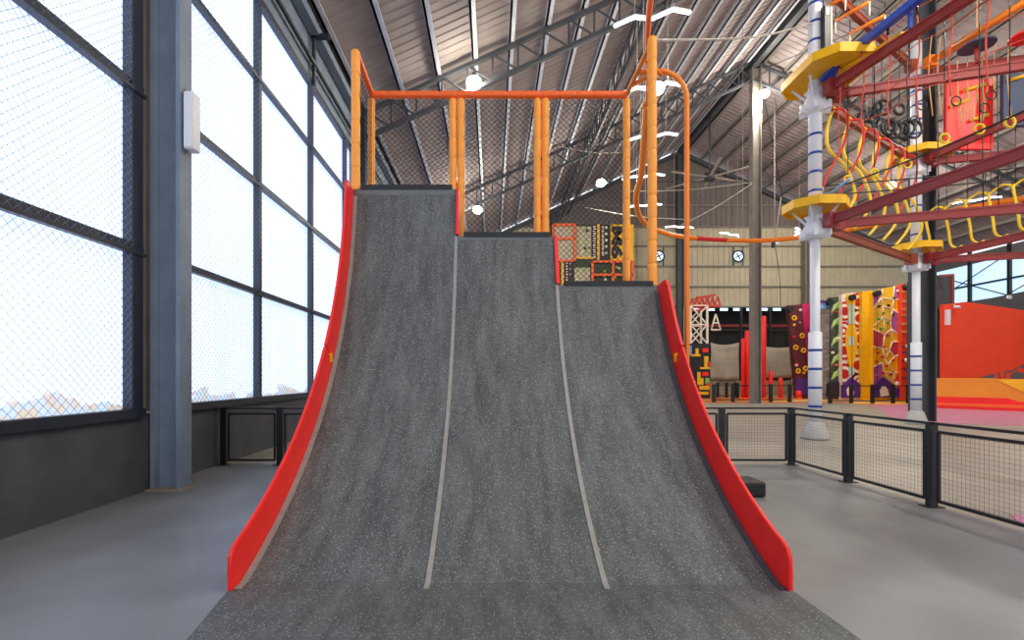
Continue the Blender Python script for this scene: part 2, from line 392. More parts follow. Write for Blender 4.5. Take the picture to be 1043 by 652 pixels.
# rake beams
for a, b, n in ((XL, XM, 0), (XR, XM, 1)):
    MB().beam((a, YB-.35, zr(a)-.62), (b, YB-.35, zr(b)-.62), .2, .3).build('rake_beam', 'truss', wb)
# right wall
wr = struct(MB().box((XR, YF, 0), (XR+.2, YB, 6.9)).box((XR, YF, 9.55), (XR+.2, YB, EAVE-.55)).build('wall_right', 'steelgrey'))
wnd = struct(MB().box((XR+.10, YF, 6.9), (XR+.12, YB, 9.55)).build('window_2', 'sheetR'))
for y in (38.6, 35.2, 32.5, 29.5, 26.5, 20.5, 14.5, 8.5): MB().box((XR-.12, y-.09, 6.8), (XR+.06, y+.09, 10.6)).build('mullion', 'black', wnd)
MB().box((XR-.06, YF, 7.95), (XR+.06, YB, 8.07)).build('window_frame', 'black', wnd)
for a, b in ((38.6, 32.5), (32.5, 26.5)):
    MB().tube([(XR-.2, a, 6.9), (XR-.2, b, 9.6)], .04, 6).tube([(XR-.2, b, 6.9), (XR-.2, a, 9.6)], .04, 6).build('cross_brace', 'black', wnd)

# ------------------------------------------------------------------ steel columns
def h_column(x0, x1, y0, y1, ztop, m, label, t=.05, z0=0):
    o = thing('steel_column', label, 'column', ((x0+x1)/2, (y0+y1)/2, z0))
    ym = (y0+y1)/2
    MB().box((x1-t, y0, z0), (x1, y1, ztop)).build('flange', m, o)
    MB().box((x0, y0, z0), (x0+t, y1, ztop)).build('flange', m, o)
    MB().box((x0+t, ym-.02, z0), (x1-t, ym+.02, ztop)).build('web', m, o)
    return o
c = h_column(-4.57, -4.17, 6.56, 6.82, zr(-4.4)-.35, 'column', 'thick blue-grey steel column standing against the window wall in front', .055)
MB().box((-4.60, 6.50, 0), (-4.13, 6.86, .03)).build('base_plate', 'trimbeige', c)
MB().box((-4.52, 6.63, 7.0), (-4.22, 6.66, 7.03)).build('stiffener', 'column', c)
h_column(-4.70, -4.30, 16.65, 16.95, zr(-4.5)-.35, 'framedark', 'dark navy steel column by the windows just past the left red side pad')
h_column(-4.70, -4.30, 27.55, 27.85, zr(-4.5)-.35, 'framedark', 'steel column far down the window wall, seen over the top deck')
h_column(14.45, 15.0, 16.55, 17.05, zr(XM)-.8, 'truss', 'wide dark steel column behind the farther white pole')
h_column(14.62, 15.12, 27.5, 27.9, zr(XM)-.8, 'columnwarm', 'tall pale steel column in mid hall, lit by a lamp at its head')
for x, lb in ((4.9, 'gable wall column seen through the netting above the lowest lane'), (14.75, 'dark gable wall column under the roof ridge behind the orange pole'), (24.6, 'slim gable wall column above the maroon climbing board')):
    h_column(x-(.25 if x < 20 else .16), x+(.25 if x < 20 else .16), YB-.62, YB-.25, zr(x)-.75, 'truss' if x < 20 else 'columnwarm', lb)

# ------------------------------------------------------------------ roof trusses
def truss(Y, label, xa=XL+.4, xb=XR-.4):
    o = thing('roof_truss', label, 'roof truss', (XM, Y, zr(XM)-1.6))
    for (a, b) in ((xa, XM), (xb, XM)):
        MB().beam((a, Y, zr(a)-.42), (b, Y, zr(b)-.42), .16, .13).build('top_chord', 'truss', o)
        MB().beam((a, Y, zr(a)-1.30), (b, Y, zr(b)-1.45), .16, .13).build('bottom_chord', 'truss', o)
        n = 22; st = (b-a)/n
        for i in range(n):
            x = a+st*i; x2 = x+st; k = lambda q: -1.30-.15*abs(q-a)/abs(b-a)
            MB().beam((x, Y, zr(x)-.42), (x, Y, zr(x)+k(x)), .06, .06).build('web_member', 'truss', o)
            MB().beam((x, Y, zr(x)-.42), (x2, Y, zr(x2)+k(x2)), .05, .05).build('web_member', 'truss', o)
    return o
truss(16.8, 'dark lattice roof truss crossing above the orange guard frame')
truss(27.7, 'dark lattice roof truss farther back, carrying the small lamps')
# long truss running down the hall under the left slope
o = thing('long_truss', 'double lattice truss running lengthwise under the roof behind the orange posts', 'roof truss', (5.7, 20, 13.5))
for dx in (-.25, .25):
    x = 5.7+dx; z = zr(x)
    MB().box((x-.05, YF, z-.48), (x+.05, YB-.5, z-.36)).build('top_chord', 'truss', o)
    MB().box((x-.05, YF, z-1.48), (x+.05, YB-.5, z-1.36)).build('bottom_chord', 'truss', o)
i = 0; y = 7.5
while y < YB-1.4:
    x = 5.45; z = zr(x)
    MB().beam((x, y, z-.42), (x, y, z-1.42), .06).beam((x, y, z-.42), (x, y+1.2, z-1.42), .05).build('web_member', 'truss', o)
    y += 1.2
for (p, q, lb) in (((XM+.5, 27.3, zr(XM)-1.0), (20.5, 16.8, zr(20.5)-.5), 'thin dark bracing rod crossing the right roof slope towards the camera'),
                   ((XM+.6, 28.1, zr(XM)-1.2), (22.5, 38.0, zr(22.5)-.8), 'thin dark bracing rod crossing the right roof slope near the gable'),
                   ((7.0, 33.0, 14.6), (25.0, 33.0, 14.6), 'thin level tie rod spanning the hall near the gable')):
    tag(MB().tube([p, q], .035, 6).build('bracing_rod', 'truss', loc=p), lb, 'bracing rod')

# ------------------------------------------------------------------ lamps
def flood(x, y, z, label, W_=FLOOD_W, drop=.0):
    o = thing('flood_lamp', label, 'lamp', (x, y, z), 'high-bay flood lamps')
    hs = MB().tube([(x, y, z+.12), (x, y, z+.20), (x, y, z+.30)], [.14, .12, .06], 16).build('housing', 'truss', o)
    mb = MB(); R = .25
    pr = [(R*math.sin(a*math.pi/10)+.004, -R*math.cos(a*math.pi/10)*.8) for a in range(0, 9)]
    mb.tube([(x, y, z-.02+h) for _, h in pr], [q for q, _ in pr], 20); mb.build('lens', 'flood', hs)
    MB().beam((x, y, z+.28), (x, y, z+.28+max(.12, drop)), .04).build('hanger', 'truss', hs)
    l = bpy.data.lights.new('lamp_light', 'POINT'); l.shadow_soft_size = .24; l.energy = W_; l.color = (1, .93, .82)
    lo = bpy.data.objects.new('lamp_light', l); COL.objects.link(lo); lo.location = (0, 0, -.36); lo.parent = o
    l = bpy.data.lights.new('lamp_beam', 'AREA'); l.shape = 'DISK'; l.size = .4; l.energy = W_*.8; l.color = (1, .93, .82)
    lo = bpy.data.objects.new('lamp_beam', l); COL.objects.link(lo); lo.location = (0, 0, -.16); lo.parent = o
    return o
flood(-.60, 16.55, 11.45, 'large bright round lamp above the second orange post pair', FLOOD_W*.25)
flood(5.55, 16.55, 11.25, 'bright lamp half hidden behind the tall right orange post', FLOOD_W*.6)
flood(-.8, 27.45, 10.85, 'small lamp seen through the net above the middle lane', FLOOD_W*1.7)
flood(6.1, 27.45, 12.35, 'small lamp over the netting left of the tall right post', FLOOD_W*1.7)
flood(15.1, 27.2, 17.2, 'bright lamp at the head of the pale column in mid hall', 800)
# extra flood lamps added as fill light, and as key light from the right
for x, y, k, lb in ((4.6, 1.0, 1.2, 'added flood lamp hanging from the roof above the run-up mat'), (11, 2.0, 3.2, 'unseen flood lamp hanging from the roof over the barrier on the right'),
                    (20, 4, 1, 'added flood lamp hanging far right of the ropes course'), (10.5, 9.0, 2.2, 'unseen flood lamp hanging over the ropes course girders'), (20, 11, 1.6, 'added flood lamp hanging over the pink floor'),
                    (23, 20, 2.4, 'added flood lamp hanging over the yellow bumper'), (24, 29.5, 3.2, 'added flood lamp hanging in front of the painted climbing walls')):
    flood(x, y, min(13.0, zr(x)-2.2), lb, FLOOD_W*k, zr(x)-min(13.0, zr(x)-2.2)-.6)

def zigzag(cx, cy, z, ang, label, s=1.0):
    o = thing('zigzag_light', label, 'light', (cx, cy, z), 'zigzag linear lights')
    loc = [(-.98, .34), (-.50, -.02), (0, .06), (.46, -.30), (.98, -.18)]
    ca, sa = math.cos(ang), math.sin(ang)
    pts = [Vector((cx+(u*ca-v*sa)*s, cy+(u*sa+v*ca)*s, z)) for u, v in loc]
    hs = MB(); st = MB()
    for p, q in zip(pts, pts[1:]):
        hs.beam(p+Vector((0,0,.045)), q+Vector((0,0,.045)), .08, .04); st.beam(p, q, .09, .05)
    hs.build('housing', 'white', o); st.build('diffuser', 'led', o)
    MB().tube([pts[1]+Vector((0,0,.08)), (pts[1].x, pts[1].y, zr(pts[1].x)-.1)], .012, 4).tube([pts[3]+Vector((0,0,.08)), (pts[3].x, pts[3].y, zr(pts[3].x)-.1)], .012, 4).build('hanging_wire', 'silver', o)
for (px, py, a, s, lb) in ((664.5, 18, 0, 1, 'white zigzag strip light crossing the tall right orange post at the top edge'),
                        (663.5, 90, 0, 1, 'white zigzag strip light just below the curved orange pole top'),
                        (664.5, 139.5, 0, 1, 'white zigzag strip light, third one down along the tall orange post'),
                        (655.5, 180, 0, 1, 'white zigzag strip light fourth down, left of the tall post'),
                        (656.5, 209.5, 0, .95, 'white zigzag strip light fifth down, just above the bend of the orange track'),
                        (692.5, 231.5, .35, .95, 'white zigzag strip light tilted beside the thin orange pole'),
                        (744, 239, .75, 1.0, 'white zigzag strip light right of the dark gable column'),
                        (811.5, 236, 1.3, 1.0, 'white strip light seen end-on left of the nearer white pole'),
                        (994, 204, -.3, 1.0, 'white zigzag strip light behind the yellow stirrups')):
    p = PH(px, py, 11.5)
    if px > 1000-10: p = PH(px, py, 11.0)
    zigzag(p.x, p.y, p.z, a, lb, s)

# ------------------------------------------------------------------ the stepped quarter-pipe ramp
YC, ZC, R0 = 1.802, 4.42, 4.75
Y0 = 3.49
XA, X1, X2, XB = -1.84, -.469, .826, 2.10
def arc(z, r=R0):
    return YC+math.sqrt(max(0, r*r-(ZC-z)**2))
def profile(ztop, off=0.0, n=40, zs=None):
    """points (y,z) on the riding curve, pushed inwards by off"""
    pts = []
    a0 = math.asin((Y0-YC)/R0); a1 = math.asin(min(1, (arc(ztop)-YC)/R0))
    for i in range(n+1):
        a = a0+(a1-a0)*i/n; r = R0-off
        pts.append((YC+r*math.sin(a), ZC-r*math.cos(a)))
    return pts
ZERO = ZC-R0*math.cos(math.asin((Y0-YC)/R0))
HT = {0: 4.03, 1: 3.37, 2: 2.69}
YD = 7.68
ramp = thing('warped_wall_ramp', 'wide stepped quarter-pipe ramp in speckled dark grey rubber with three lanes', 'ramp', ((XA+XB)/2, Y0, 0))
LX = [(XA, X1), (X1, X2), (X2, XB)]
for k, (xa, xb) in enumerate(LX):
    pr = profile(HT[k]); inn = profile(HT[k], -.035)
    pr = [(y, max(z, .014)) for y, z in pr]; pr[0] = (Y0-.02, .012)
    lane = pr+list(reversed([(y, max(.002, z)) for y, z in inn]))
    o = MB().prism(lane, 'x', xa+.002, xb-.002).build('riding_surface', 'rubber', ramp)
    body = [(y, z) for y, z in inn if z > .01]; y0b = body[0][0]
    ytop = body[-1][0]
    poly = [(y0b, .001)]+body+[(ytop, HT[k]-.03), (YD, HT[k]-.03), (YD, .001)]
    MB().prism(poly, 'x', xa+.01, xb-.01).build('deck_body', 'blackmat', ramp)
    yt = arc(HT[k])
    MB().box((xa+.02, yt-.012, HT[k]-.085), (xb-.02, yt+.02, HT[k]-.005)).build('coping', 'copingdark', ramp)
    MB().box((xa+.10, yt-.02, HT[k]-.012), (xb-.06, yt+.16, HT[k]+.052)).build('deck_edge', 'blackmat', ramp)
# strips between the lanes and along the outer edges
def curve_strip(x0, x1, z0, z1, off0, off1, n=48):
    mb = MB(); vs = []
    a0 = math.asin((Y0+.01-YC)/R0); a1 = math.acos((ZC-z1)/R0) if z1 < ZC else math.pi/2
    for i in range(n+1):
        a = a0+(a1-a0)*i/n
        p = lambda r: (YC+r*math.sin(a), ZC-r*math.cos(a))
        (y, z), (y2, z2) = p(R0-off0), p(R0-off1); z = max(z, .012); z2 = max(z2, .026)
        vs += [(x0, y, z), (x1, y, z), (x1, y2, z2), (x0, y2, z2)]
    fs = []
    for i in range(n): a = 4*i; b = a+4; fs += [(a,a+1,b+1,b), (a+1,a+2,b+2,b+1), (a+2,a+3,b+3,b+2), (a+3,a,b,b+3)]
    fs += [(0,3,2,1), tuple(4*n+k for k in range(4))]
    return mb.add(vs, fs)
curve_strip(X1-.02, X1+.02, 0, HT[1], -.005, .012).build('seam_strip', 'grey_strip', ramp)
curve_strip(X2-.02, X2+.02, 0, HT[2], -.005, .012).build('seam_strip', 'grey_strip', ramp)
curve_strip(XA+.002, XA+.05, 0, HT[0]-.1, -.005, .014).build('edge_strip', 'grey_strip', ramp)
curve_strip(XB-.05, XB-.002, 0, HT[2]-.1, -.005, .014).build('edge_strip', 'steelstrip', ramp)
# red side pads: quarter-round outline with a blunt foot
def pad(x0, x1, z0, z1, tip, foot=False, H=.30):
    out = []; inn = []; n = 30
    zin0 = max(z0, .0)
    for i in range(n+1):
        z = zin0+(z1-zin0)*i/n; a = math.acos(min(1, (ZC-z)/R0))
        if z < ZERO: a = math.asin((Y0-YC)/R0)
        inn.append((YC+(R0+.06)*math.sin(a), ZC-(R0+.06)*math.cos(a)))
        out.append((YC+(R0-H)*math.sin(a), ZC-(R0-H)*math.cos(a)))
    if foot:
        a0 = math.asin((Y0-YC)/R0)
        out = [(Y0-.02, .003), (Y0-.02, .20), (Y0-.012, .26), (Y0+.02, .312), (Y0+.09, .350)]+[p for p in out if p[0] > Y0+.17]
        inn = [(y, max(.003, z)) for y, z in inn if y > Y0+.05]
    if tip:
        zc = z1-.02; k_ = [i for i, p in enumerate(out) if p[1] > zc]
        if k_:
            a_, b_ = out[k_[0]-1], out[k_[0]]; t_ = (zc-a_[1])/(b_[1]-a_[1])
            yy = a_[0]+(b_[0]-a_[0])*t_; out = out[:k_[0]]+([(yy-.004, zc-.05), (yy+.03, zc)] if tip == 'round' else [(yy, zc)])
    if tip == 'peak': out.append((out[-1][0]+.05, out[-1][1]+.06))
    if tip == 'round': out.append((out[-1][0]+.03, out[-1][1]+.035)); out.append((out[-1][0]+.05, out[-1][1]+.012)); out.append((inn[-1][0]-.05, inn[-1][1]+.02))
    return MB().prism(out+list(reversed(inn)), 'x', x0, x1)
for (x0, x1, top, tip) in ((XA-.035, XA-.002, HT[0]-.01, 'peak'), (XB+.002, XB+.035, HT[2]-.0, 'round')):
    bevel(pad(x0, x1, 0, 1.70, None, True).build('side_pad', 'red', ramp), .012)
    bevel(pad(x0, x1, 1.715, top, tip).build('side_pad', 'red', ramp), .012)
    xi = x1 if x1 < 0 else x0
    y = arc(1.7)-.05
    MB().box((xi-.012, y-.06, 1.70), (xi+.012, y+.0, 1.80)).build('yellow_tab', 'yellow', ramp)['label'] = 'small yellow pull tab'
for (x0, x1, z0, z1) in ((X1-.0, X1+.03, HT[1]+.02, HT[0]), (X2-.012, X2+.03, HT[2]+.02, HT[1])):
    y = arc(z0)
    MB().prism([(y-.05, z0), (y+.36, z0), (y+.36, z1), (arc(z1)-.03, z1)], 'x', x0, x1).build('step_pad', 'red', ramp)

# mat in front
mat_o = MB().prism([(-1.87, Y0-.02), (2.13, Y0-.02), (2.13, 3.0), (2.10, 1.2), (2.0, .4), (-1.6, .4), (-1.72, 2.6)], 'z', .0065, .02).build('run_up_mat', 'rubber')
tag(mat_o, 'flat speckled rubber run-up mat lying in front of the ramp', 'mat')

# ------------------------------------------------------------------ orange padded guard frame on the decks
def sleeve(mb, p, q, r, pitch=.30, n=12, mi=0):
    p = Vector(p); q = Vector(q); L = (q-p).length; d = (q-p)/L; k = max(1, round(L/pitch)); s = L/k
    pts = []; rs = []
    for i in range(k):
        a = p+d*(s*i)
        for f, rr in ((.0, .82), (.06, .97), (.14, 1.0), (.86, 1.0), (.94, .97), (.995, .82)):
            pts.append(a+d*(s*f)); rs.append(r*rr)
    pts.append(q); rs.append(r*.8)
    return mb.tube(pts, rs, n, mi)
fr = thing('guard_frame', 'orange foam-padded guard frame with black nets on top of the ramp', 'guard frame', ((XA+XB)/2, 7.5, HT[1]))
YBK, ZT, RP = 7.58, 5.88, .058
YFL = 6.60; YFR = 6.34
posts = [((-1.83, YFL), HT[0]-.02), ((-1.86, YBK), HT[0]), ((2.07, YFR), HT[2]), ((2.08, YBK), HT[2])]
for (x, y), zb in posts:
    sleeve(MB(), (x, y, zb), (x, y, ZT+(.03 if y < 7 else -.07)), RP*(1.05 if y < 7 else 1)).build('padded_post', 'orange', fr)
for xc, zb in ((-.54, HT[1]), (.765, HT[1])):
    for dx in (-.062, .062):
        sleeve(MB(), (xc+dx, YBK, zb), (xc+dx, YBK, ZT-.07), RP).build('padded_post', 'orange', fr)
sleeve(MB(), (-1.86, YBK, ZT), (2.08, YBK, ZT), RP*.98, .26).build('padded_rail', 'orangedeep', fr)
sleeve(MB(), (-1.83, YFL, ZT), (-1.86, YBK, ZT), RP*.9, .3).build('padded_rail', 'orangedeep', fr)
sleeve(MB(), (2.07, YFR, ZT), (2.08, YBK, ZT), RP*.6, .5).build('side_rail', 'orangetube', fr)
nm = MB()
net(nm, (-1.80, YBK, HT[0]+.06), (1,0,0), (0,0,1), 1.14, ZT-HT[0]-.12, .088, .0038)
net(nm, (-.40, YBK, HT[1]+.05), (1,0,0), (0,0,1), 1.06, ZT-HT[1]-.12, .088, .0038)
net(nm, (.89, YBK, HT[2]+.05), (1,0,0), (0,0,1), 1.14, ZT-HT[2]-.12, .088, .0038)
nm.build('net', 'net', fr)
n2 = MB(); net(n2, (-1.84, YFL+.06, HT[0]+.06), (0,1,0), (0,0,1), YBK-YFL-.1, ZT-HT[0]-.12, .088, .0035); n2.build('net', 'net', fr)
# curved slide pole fixed to the right rail by small struts
sp = thing('slide_pole', 'thin orange steel pole bending over from the guard frame down to the floor', 'pole', (2.75, 6.95, 0))
arcp = [(2.07, 6.95, 5.84)]
pp = [(2.10, 7.0, 5.86), (2.20, 6.98, 5.87), (2.36, 6.96, 5.86)]
for i in range(9):
    a = math.pi/2*(1-i/8); pp.append((2.36+.40*math.cos(a), 6.95, 5.46+.40*math.sin(a)))
pp += [(2.76, 6.95, 4), (2.76, 6.95, 2), (2.76, 6.95, .01)]
MB().tube(pp, .036, 12).build('bent_pole', 'orangetube', sp)
MB().tube([(2.08, 6.7, 5.86), (2.40, 6.95, 5.80)], .028, 8).build('strut', 'orangetube', sp)
MB().tube([(2.08, 7.3, 5.86), (2.30, 6.98, 5.84)], .028, 8).build('strut', 'orangetube', sp)
MB().disc((2.76, 6.95, .015), .11, 'z', .02).build('base_plate', 'orangetube', sp)

# black block beside the ramp
b = thing('foam_block', 'low black padded block on the floor beside the right red pad', 'block', (3.1, 6.5, 0))
bevel(MB().box((2.3, 6.18, .008), (3.46, 6.6, .20)).build('block_body', 'blackmat', b), .03, 3)
MB().box((2.6, 6.172, .08), (2.75, 6.182, .16)).build('handle_strap', 'black', b)

# ------------------------------------------------------------------ mesh barriers
def barrier(name_label, pts, group=None, meshed=True, H=1.0, wired=.05):
    o = thing('mesh_barrier', name_label, 'barrier', (pts[0][0], pts[0][1], 0), group)
    for (x, y) in pts:
        po = MB().box((x-.05, y-.03, 0), (x+.05, y+.03, H)).build('post', 'black', o)
        MB().box((x-.10, y-.07, .004), (x+.10, y+.07, .016)).build('foot_plate', 'black', po)
    for (p, q) in zip(pts, pts[1:]):
        P0 = Vector((*p, 0)); Q0 = Vector((*q, 0)); d = (Q0-P0).normalized(); L = (Q0-P0).length
        a = P0+d*.05; b_ = Q0-d*.05
        up = lambda v, z: (v.x, v.y, z)
        MB().beam(up(P0, H-.015), up(Q0, H-.015), .05, .03).build('hand_rail', 'black', o)
        g = MB(); a2 = P0+d*.09; b2 = Q0-d*.09
        g.beam(up(a2, H-.11), up(b2, H-.11), .03, .035).beam(up(a2, .09), up(b2, .09), .03, .035)
        g.beam(up(a2, .09), up(a2, H-.11), .03, .03).beam(up(b2, .09), up(b2, H-.11), .03, .03)
        fp = g.build('panel_frame', 'black', o)
        if meshed:
            m_ = MB(); net(m_, up(a2, .09), d, (0,0,1), (b2-a2).length, H-.2, wired, .0012, diamond=False)
            m_.build('wire_mesh', 'wire', fp)
    return o
barrier('black mesh barrier running across behind the ramp from the window wall', [(-4.62, 8.46), (-3.65, 8.46), (-2.45, 8.46), (-1.25, 8.46), (-.05, 8.46), (1.2, 8.46), (2.5, 8.46), (3.96, 8.46)])
barrier('black mesh barrier turning the corner and running towards the viewer on the right', [(3.96+1.2, 8.46), (5.16, 7.11), (5.16, 5.76), (5.16, 4.41), (5.16, 3.06)])
o = thing('mesh_barrier', 'single black mesh panel closing the corner between the long barriers', 'barrier', (4.5, 8.46, 0))
MB().beam((4.0, 8.46, .985), (5.12, 8.46, .985), .05, .03).build('hand_rail', 'black', o)
g = MB(); g.beam((4.05, 8.46, .89), (5.07, 8.46, .89), .03, .035).beam((4.05, 8.46, .09), (5.07, 8.46, .09), .03, .035).beam((4.05, 8.46, .09), (4.05, 8.46, .89), .03).beam((5.07, 8.46, .09), (5.07, 8.46, .89), .03); gf = g.build('panel_frame', 'black', o)
m_ = MB(); net(m_, (4.05, 8.46, .09), (1,0,0), (0,0,1), 1.02, .8, .05, .0012, diamond=False); m_.build('wire_mesh', 'wire', gf)

# wall light on the near column
o = thing('wall_light', 'white box light fixed to the side of the near blue-grey column', 'light', (-4.1, 6.72, 5.0))
bevel(MB().box((-4.15, 6.60, 4.60), (-4.02, 6.78, 5.38)).build('body', 'white', o), .02)
MB().box((-4.17, 6.64, 4.66), (-4.145, 6.74, 5.42)).build('bracket', 'trimbeige', o)
bevel(MB().box((-4.14, 6.59, 4.62), (-4.03, 6.60, 5.36)).build('diffuser', 'chip', o), .004)

# ------------------------------------------------------------------ gliding rail
trk = spline([(2.45, 7.2, 8.35), (2.75, 8.5, 8.1), (2.98, 9.4, 8.05), (3.5, 11, 8.0), (4.0, 12.8, 8.0), (4.75, 15.6, 8.0), (5.35, 18.2, 8.0), (6.5, 20.8, 8.0), (8.3, 22.4, 7.95), (10.8, 23.1, 7.95), (12.9, 23.2, 7.95), (14.9, 22.6, 8.0), (16.2, 21.2, 8.0), (18.0, 19.2, 8.0), (19.6, 17.6, 8.0), (21.5, 15.5, 8.0)], 10)
o = thing('glide_rail', 'orange tube rail looping in mid air from above the ramp to the ropes course', 'rail', (8.3, 22.4, 8))
MB().tube(trk[:35], .055, 8).build('rail_tube', 'orangedeep', o)
MB().tube(trk[34:86], .105, 8).build('rail_tube', 'orangetube', o)
MB().tube(trk[85:92], .108, 8).build('rail_tube', 'redrope', o)
MB().tube(trk[91:], .105, 8).build('rail_tube', 'orangetube', o)
for i in (20, 45, 70, 95, 120, 140):
    p = trk[i]; MB().tube([p, (p.x, p.y, zr(p.x)-.3)], .012, 5).build('hanger_wire', 'silver', o)
for (p, q, lb) in ((P(640, 195, 30), P(766, 186, 27.2), 'pale cable running level to the pale column from the left'),
                   (P(595, 211, 30), P(700, 224, 25), 'pale cable sagging above the yellow lettered tower'),
                   (P(680, 236, 24), P(766, 187, 27.2), 'pale cable rising from the orange rail to the pale column'),
                   (P(662, 41, 6.4), P(829, 23, 12), 'pale cable from the tall orange post to the nearer white pole'),
                   (P(573, 150, 26), P(640, 155, 26), 'pale cable below the second zigzag strip light')):
    mid = (p+q)/2-Vector((0, 0, .15))
    tag(MB().tube(spline([p, mid, q], 8), .02, 5).build('steel_cable', 'silver', loc=p), lb, 'cable')

# large ceiling fan
o = thing('ceiling_fan', 'large six-bladed pale ceiling fan hanging near the gable wall', 'fan', (14.7, 33, 14.9))
fx, fy, fz = 14.65, 33, 14.9
MB().tube([(fx, fy, fz), (fx, fy, zr(fx)-.3)], .06, 8).build('rod', 'truss', o)
MB().tube([(fx, fy, fz-.2), (fx, fy, fz+.25)], .35, 14).build('hub', 'truss', o)
for i in range(6):
    a = i*math.pi/3+.3; MB().beam((fx+.3*math.cos(a), fy+.3*math.sin(a), fz), (fx+3.0*math.cos(a), fy+3.0*math.sin(a), fz), .2, .04).build('blade', 'fanblade', o)

# wall fans
for px, lb in ((752, 'round wall fan glowing pale blue in a black frame on the gable wall'), (671, 'round wall fan partly hidden by the tall right orange post')):
    c_ = P(px, 261, YB-.25); o = thing('wall_fan', lb, 'fan', c_)
    MB().box((c_.x-.42, c_.y, c_.z-.75), (c_.x-.34, c_.y+.06, c_.z+.75)).box((c_.x+.34, c_.y, c_.z-.75), (c_.x+.42, c_.y+.06, c_.z+.75)).build('mounting_bar', 'black', o)
    rg = MB().ring(c_, .42, .07).build('ring_frame', 'black', o)
    MB().disc(c_+Vector((0,.02,0)), .37, 'y', .03).build('opening', 'fanglow', rg)
    for i in range(4):
        a = i*math.pi/2+.5
        MB().beam(c_+Vector((0,-.03,0)), c_+Vector((.30*math.cos(a), -.03, .30*math.sin(a))), .10, .02, up=(0,1,0)).build('blade', 'navy', o)
# pulley on ropes
o = thing('hanging_pulley', 'small black and white pulley hanging on two pale ropes beside the pale column', 'pulley', P(789, 249, 30))
a = P(789, 249, 30)
MB().tube([a, (a.x, a.y, zr(a.x)+.0)], .025, 5).tube([a, a+Vector((.4, 0, 2.9))], .02, 5).build('rope', 'silver', o)
bevel(MB().box((a.x-.16, a.y-.1, a.z-.2), (a.x+.0, a.y+.1, a.z+.15)).build('body', 'black', o), .03)
bevel(MB().box((a.x+.01, a.y-.1, a.z-.05), (a.x+.18, a.y+.1, a.z+.28)).build('cap', 'white', o), .03)
MB().tube(spline([a, P(794, 280, 30), P(795, 312, 30)], 6), .02, 5).build('tail_rope', 'black', o)

# ------------------------------------------------------------------ ropes course
PO = {1: (7.9, 12.0), 2: (13.57, 15.7), 3: (9.2, 5.9), 4: (14.3, 9.9), 5: (19.6, 14.0)}
plabel = {1: 'nearer round white steel pole with blue bands and yellow platforms', 2: 'farther round white steel pole with blue bands in front of the dark column',
          3: 'white steel pole of the ropes course close to the barrier outside the view', 4: 'white steel pole of the ropes course at its far corner outside the view', 5: 'white steel pole of the ropes course beyond the orange wall'}
for k, (x, y) in PO.items():
    o = thing('ropes_course_pole', plabel[k], 'pole', (x, y, 0))
    MB().tube([(x, y, .4), (x, y, 5.2)], .105, 20).build('lower_tube', 'white', o)
    ut = MB().tube([(x, y, 5.2), (x, y, 12.2)], .145, 20).build('upper_tube', 'white', o)
    sv = MB().tube([(x, y, .42), (x, y, 2.6), (x, y, 2.62)], [.145, .145, .11], 20).build('sleeve', 'white', o)
    MB().tube([(x, y, .01), (x, y, .05), (x, y, .40), (x, y, .43)], [.31, .31, .19, .15], 20).build('base_cover', 'basegrey', o)
    for z in [.80+.456*i for i in range(4)]+[6.05+.456*i for i in range(4)]+[9.25+.456*i for i in range(5)]:
        MB().tube([(x, y, z-.03), (x, y, z+.03)], .149, 20).build('blue_band', 'bluering', sv if z < 3 else ut)
    for z in (5.0, 8.05):
        c_ = MB().tube([(x, y, z-.12), (x, y, z-.02), (x, y, z+.02), (x, y, z+.35), (x, y, z+.42)], [.16, .30, .30, .17, .24], 12)
        for i in range(6):
            a = i*math.pi/3; c_.beam((x+.2*math.cos(a), y+.2*math.sin(a), z), (x+.36*math.cos(a), y+.36*math.sin(a), z), .08, .18)
        c_.build('bracket_collar', 'white', o)
def beam_thing(p, q, z, m, label, w=.13, h=.205, tube=False, sink=.45):
    a = Vector((*p, z)); b_ = Vector((*q, z)); d = (b_-a).normalized(); a += d*sink; b_ -= d*sink
    o = thing('ropes_course_beam', label, 'beam', tuple((a+b_)/2))
    if tube: MB().tube([a, b_], w/2, 14).build('tube', m, o)
    else:
        mb = MB(); up = Vector((0,0,1))
        mb.beam(a+up*(h/2-.02), b_+up*(h/2-.02), w, .04).beam(a-up*(h/2-.02), b_-up*(h/2-.02), w, .04).beam(a, b_, w*.75, h-.06)
        mb.build('girder', m, o)
    MB().box(a-Vector((.12,.12,.16)), a+Vector((.12,.12,.16))).box(b_-Vector((.12,.12,.16)), b_+Vector((.12,.12,.16))).build('end_bracket', m, o)
    return o
pair = [(1, 3, 'from the nearer white pole towards the viewer'), (1, 4, 'from the nearer white pole out to the right edge'), (1, 2, 'between the two white poles'), (2, 4, 'from the farther white pole towards the viewer'), (2, 5, 'from the farther white pole out to the right edge')]
for a, b_, tx in pair:
    for z, nm_ in ((5.22, 'lower'), (8.35, 'upper')):
        beam_thing(PO[a], PO[b_], z, 'beambrown' if (a, b_) == (1, 2) else 'beamred', '%s %s girder of the ropes course %s' % (nm_, 'brown' if (a, b_) == (1, 2) else 'dark red', tx))
beam_thing(PO[1], PO[2], 11.3, 'beambrown', 'topmost brown girder of the ropes course between the two white poles')
beam_thing(PO[2], PO[4], 11.3, 'orangetube', 'topmost shiny orange tube of the ropes course rising to the right corner', .20, tube=True)
beam_thing(PO[2], PO[5], 11.2, 'beamred', 'topmost dark red girder behind the shiny orange tube')
beam_thing(PO[1], PO[3], 11.3, 'beambrown', 'topmost girder of the ropes course above the view over the blue rail')
